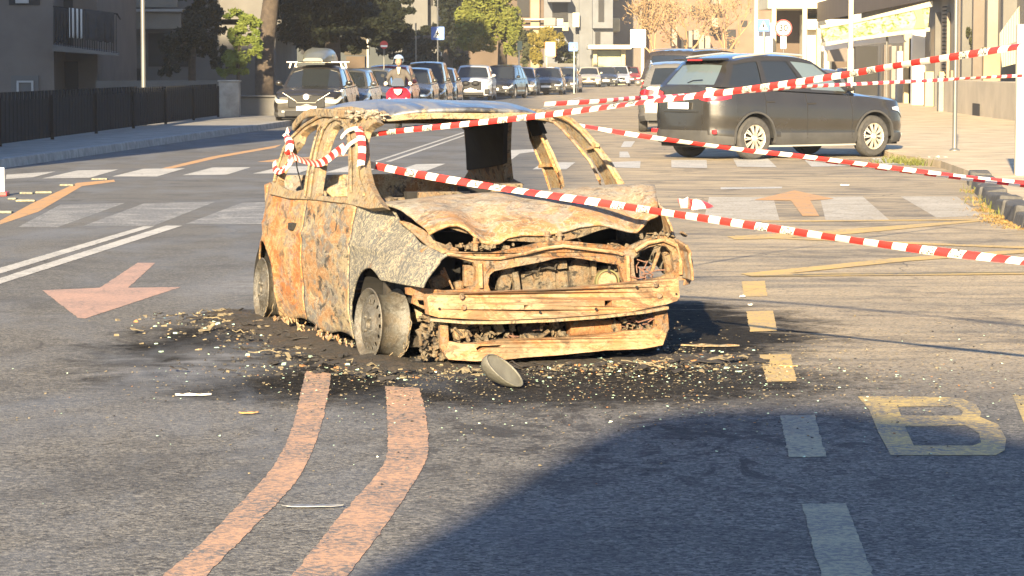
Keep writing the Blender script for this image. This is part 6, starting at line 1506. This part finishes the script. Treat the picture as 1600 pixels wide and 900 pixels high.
ktape([(545, 232), (533, 241), (518, 252), (505, 258), (490, 256), (474, 251), (460, 243)], .045, .055, .35, 4.); ktape([(458, 204), (453, 214), (456, 226), (454, 240)], .04, .05, .8, 1., up=(1, 0, 0)); ktape([(452, 212), (460, 222), (461, 236), (455, 244)], .035, .06, .9, 2., up=(1, 0, 0))
ktape([(435, 256), (437, 268), (447, 270), (457, 262), (464, 246)], .04, .06, .4, 5.); ktape([(462, 244), (460, 256), (452, 266), (440, 271)], .035, .06, .6, 3.)
tape([G(1062, 321, .03), G(1072, 317, .05), G(1082, 322, .04), G(1095, 319, .05), G(1107, 318, .05)], .14, 'short crumpled scrap of barrier tape on the road behind the wreck', .35, tw=1.0, seed=2, up=(0, 1, .5))
# ================================================================== SCOOTER AND RIDER
YS = 70.; SX = (623-800)/F*YS
sc = empty('scooter', (SX, YS, 0), 0, 'red scooter with a white front stripe ridden past the parked row', 'scooter')
M['scooter_red'] = plain('scooter_red', (.40, .012, .02), .25, .15, 3, coat=.8); M['scooter_white'] = plain('scooter_white', (.75, .72, .66), .3, .1, 3)
b = MB(); v = []      # fairing: lofted shield
secs = [(.42, .12, -.30), (.55, .24, -.28), (.72, .30, -.24), (.86, .32, -.18), (.98, .24, -.12), (1.06, .12, -.08)]
for (z, w, y) in secs:
    for j in range(13): a = math.pi*j/12; v.append((w*math.cos(a), y-.20*math.sin(a)+.15, z))
b.add(v, [(i*13+j, (i+1)*13+j, (i+1)*13+j+1, i*13+j+1) for i in range(5) for j in range(12)]); fa_ = b.build('front_fairing', M['scooter_red'], sc, True, solid=.02)
b = MB(); b.sweep([(-.21, -.36, .76), (-.14, -.41, .60), (0, -.44, .50), (.14, -.41, .60), (.21, -.36, .76)], .04, .02, (0, 0, 1)); b.build('white_stripe', M['scooter_white'], fa_, True)
b = MB(); b.poly([[(-.11, .98), (.11, .98), (.08, .88), (0, .82), (-.08, .88)]], lambda p: Vector((p[0], -.36, p[1])), lambda p: Vector((p[0], -.30, p[1]))); b.build('headlight', M['lens'], fa_, bevel=.01)
for s in (-1, 1):
    b = MB(); b.lathe([(0, -.02), (.045, -.02), (.045, .02), (0, .02)], 12, 'Y', Matrix.Translation((s*.30, -.3, 1.12))); b.build('indicator', M['lens'], fa_)
    b = MB(); b.tube([(s*.28, -.15, 1.08), (s*.36, -.18, 1.28)], .012, 6); b.lathe([(0, -.01), (.045, -.01), (.045, .02), (0, .02)], 12, 'Y', Matrix.Translation((s*.38, -.19, 1.31))); b.build('mirror', M['black'], sc)
b = MB(); b.tube([(-.36, -.02, 1.08), (-.15, -.12, 1.05), (.15, -.12, 1.05), (.36, -.02, 1.08)], .02, 8); b.build('handlebar', M['black'], sc, True)
b = MB(); b.poly([[(-.16, 1.05), (.16, 1.05), (.14, 1.18), (.08, 1.25), (-.08, 1.25), (-.14, 1.18)]], lambda p: Vector((p[0], -.30+.15*(p[1]-1.05), p[1])), lambda p: Vector((p[0], -.29+.15*(p[1]-1.05), p[1]))); b.build('windshield', M['glass'], sc)
for y in (-.45, .85):
    b = MB(); b.lathe([(.17, -.05), (.23, -.05), (.26, -.02), (.26, .02), (.23, .05), (.17, .05), (.17, -.05)], 24, 'X', Matrix.Translation((0, y, .26))); b.lathe([(0, .03), (.17, .03), (.17, -.03), (0, -.03)], 18, 'X', Matrix.Translation((0, y, .26))); b.build('wheel', M['rubber'], sc, True)
b = MB(); b.box(-.09, .09, -.62, -.22, .44, .50); b.build('mudguard', M['scooter_red'], sc, bevel=.03); b = MB(); b.box(-.20, .20, -.1, .35, .30, .38); b.build('footboard', M['black'], sc, bevel=.02)
b = MB(); b.box(-.19, .19, .30, 1.0, .36, .74); b.build('body', M['scooter_red'], sc, bevel=.06); b = MB(); b.box(-.17, .17, .25, .98, .745, .84); b.build('seat', M['black'], sc, bevel=.04)
M['jacket'] = plain('grey_jacket', (.075, .065, .055), .8, .3, 6); M['skin'] = plain('skin', (.42, .22, .15), .55, .1, 6); M['scarf'] = plain('pale_scarf', (.55, .45, .30), .9, .2, 9); M['helmet'] = plain('pale_blue_helmet', (.28, .36, .45), .2, .15, 4, coat=.7)
pe = empty('person', (SX, YS, 0), 0, 'scooter rider in a grey jacket and pale blue helmet leaning slightly forward', 'person')
def skinned(name, verts, edges, radii, mat_, root, parent):
    me = bpy.data.meshes.new(name); me.from_pydata(verts, edges, []); o = bpy.data.objects.new(name, me); COL.objects.link(o); o.parent = parent; me.materials.append(mat_)
    o.modifiers.new('skin', 'SKIN'); sv = me.skin_vertices[0].data
    for i, r_ in enumerate(radii): sv[i].radius = (r_, r_) if not isinstance(r_, tuple) else r_
    sv[root].use_root = True; sd = o.modifiers.new('s', 'SUBSURF'); sd.levels = 1; sd.render_levels = 1
    dg = bpy.context.evaluated_depsgraph_get(); m2 = bpy.data.meshes.new_from_object(o.evaluated_get(dg)); o.modifiers.clear(); o.data = m2
    m2.polygons.foreach_set('use_smooth', [True]*len(m2.polygons)); return o
V = [(0, .42, .90), (0, .38, 1.10), (0, .30, 1.32), (0, .24, 1.47), (0, .20, 1.56),
     (-.19, .28, 1.38), (-.30, .18, 1.20), (-.31, .0, 1.12), (.19, .28, 1.38), (.30, .18, 1.20), (.31, .0, 1.12),
     (-.12, .38, .86), (-.20, -.02, .82), (-.15, .08, .42), (-.15, -.05, .38), (.12, .38, .86), (.20, -.02, .82), (.15, .08, .42), (.15, -.05, .38)]
E_ = [(0, 1), (1, 2), (2, 3), (3, 4), (2, 5), (5, 6), (6, 7), (2, 8), (8, 9), (9, 10), (0, 11), (11, 12), (12, 13), (13, 14), (0, 15), (15, 16), (16, 17), (17, 18)]
RD = [.15, .15, .17, .07, .06, .08, .06, .045, .08, .06, .045, .11, .085, .055, .05, .11, .085, .055, .05]
skinned('body', V, E_, RD, M['jacket'], 0, pe)
def ball(name, c, r, m, parent, cut=None):
    bm = bmesh.new(); bmesh.ops.create_uvsphere(bm, u_segments=18, v_segments=12, radius=1); vs_ = [Vector((q.co.x*r[0], q.co.y*r[1], q.co.z*r[2]))+Vector(c) for q in bm.verts]
    fs = [tuple(q.index for q in f.verts) for f in bm.faces if not cut or not cut(f.calc_center_median())]; bm.free(); b = MB(); b.add(vs_, fs); return b.build(name, m, parent, True)
hd_ = ball('head', (0, .15, 1.66), (.078, .095, .11), M['skin'], pe)
b = MB(); b.add([(-.012, .06, 1.65), (.012, .06, 1.65), (0, .035, 1.635), (0, .058, 1.685)], [(0, 1, 2), (0, 2, 3), (1, 3, 2)]); b.build('nose', M['skin'], hd_)
for s in (-1, 1): ball('eye', (s*.032, .064, 1.675), (.013, .008, .008), M['iron_dark'], hd_)
ball('mouth', (0, .066, 1.612), (.024, .008, .006), M['brick_red'], hd_)
ball('helmet', (0, .165, 1.70), (.135, .15, .135), M['helmet'], pe, lambda c: c.y < -.45 and c.z < .25 or c.z < -.75)
b = MB(); b.poly([[(-.05, 1.52), (.05, 1.52), (.02, 1.34), (-.02, 1.34)]], lambda p: Vector((p[0], .115-.1*(1.5-p[1])*0-.0, p[1])), lambda p: Vector((p[0], .16, p[1]))); b.build('scarf', M['scarf'], pe, bevel=.01)
for s in (-1, 1):
    h_ = Vector((s*.315, -.035, 1.10)); b = MB()
    b.box(h_.x-.04, h_.x+.04, h_.y-.02, h_.y+.05, h_.z-.015, h_.z+.025)
    for k in range(4): x = h_.x-.03+.02*k; b.tube([(x, h_.y-.01, h_.z+.02), (x, h_.y-.045, h_.z+.01), (x, h_.y-.05, h_.z-.025), (x, h_.y-.03, h_.z-.04+.004*k)], .009, 6)
    b.tube([(h_.x-s*.04, h_.y+.02, h_.z), (h_.x-s*.055, h_.y-.02, h_.z-.02)], .010, 6); b.build('hand', M['skin'], pe)

# ================================================================== AIR
hm = bpy.data.materials.new('haze'); hm.use_nodes = True; hm.node_tree.nodes.clear()
ho = hm.node_tree.nodes.new('ShaderNodeOutputMaterial'); hv = hm.node_tree.nodes.new('ShaderNodeVolumePrincipled')
hv.inputs['Density'].default_value = .00045; hv.inputs['Color'].default_value = (.95, .93, .9, 1); hv.inputs['Anisotropy'].default_value = .2
hm.node_tree.links.new(hv.outputs[0], ho.inputs['Volume'])
b = MB(); b.box(-910, 910, -310, 1510, -1.5, 24); b.build('haze', hm, kind='stuff', label='thin sunny haze in the street air', cat='haze')
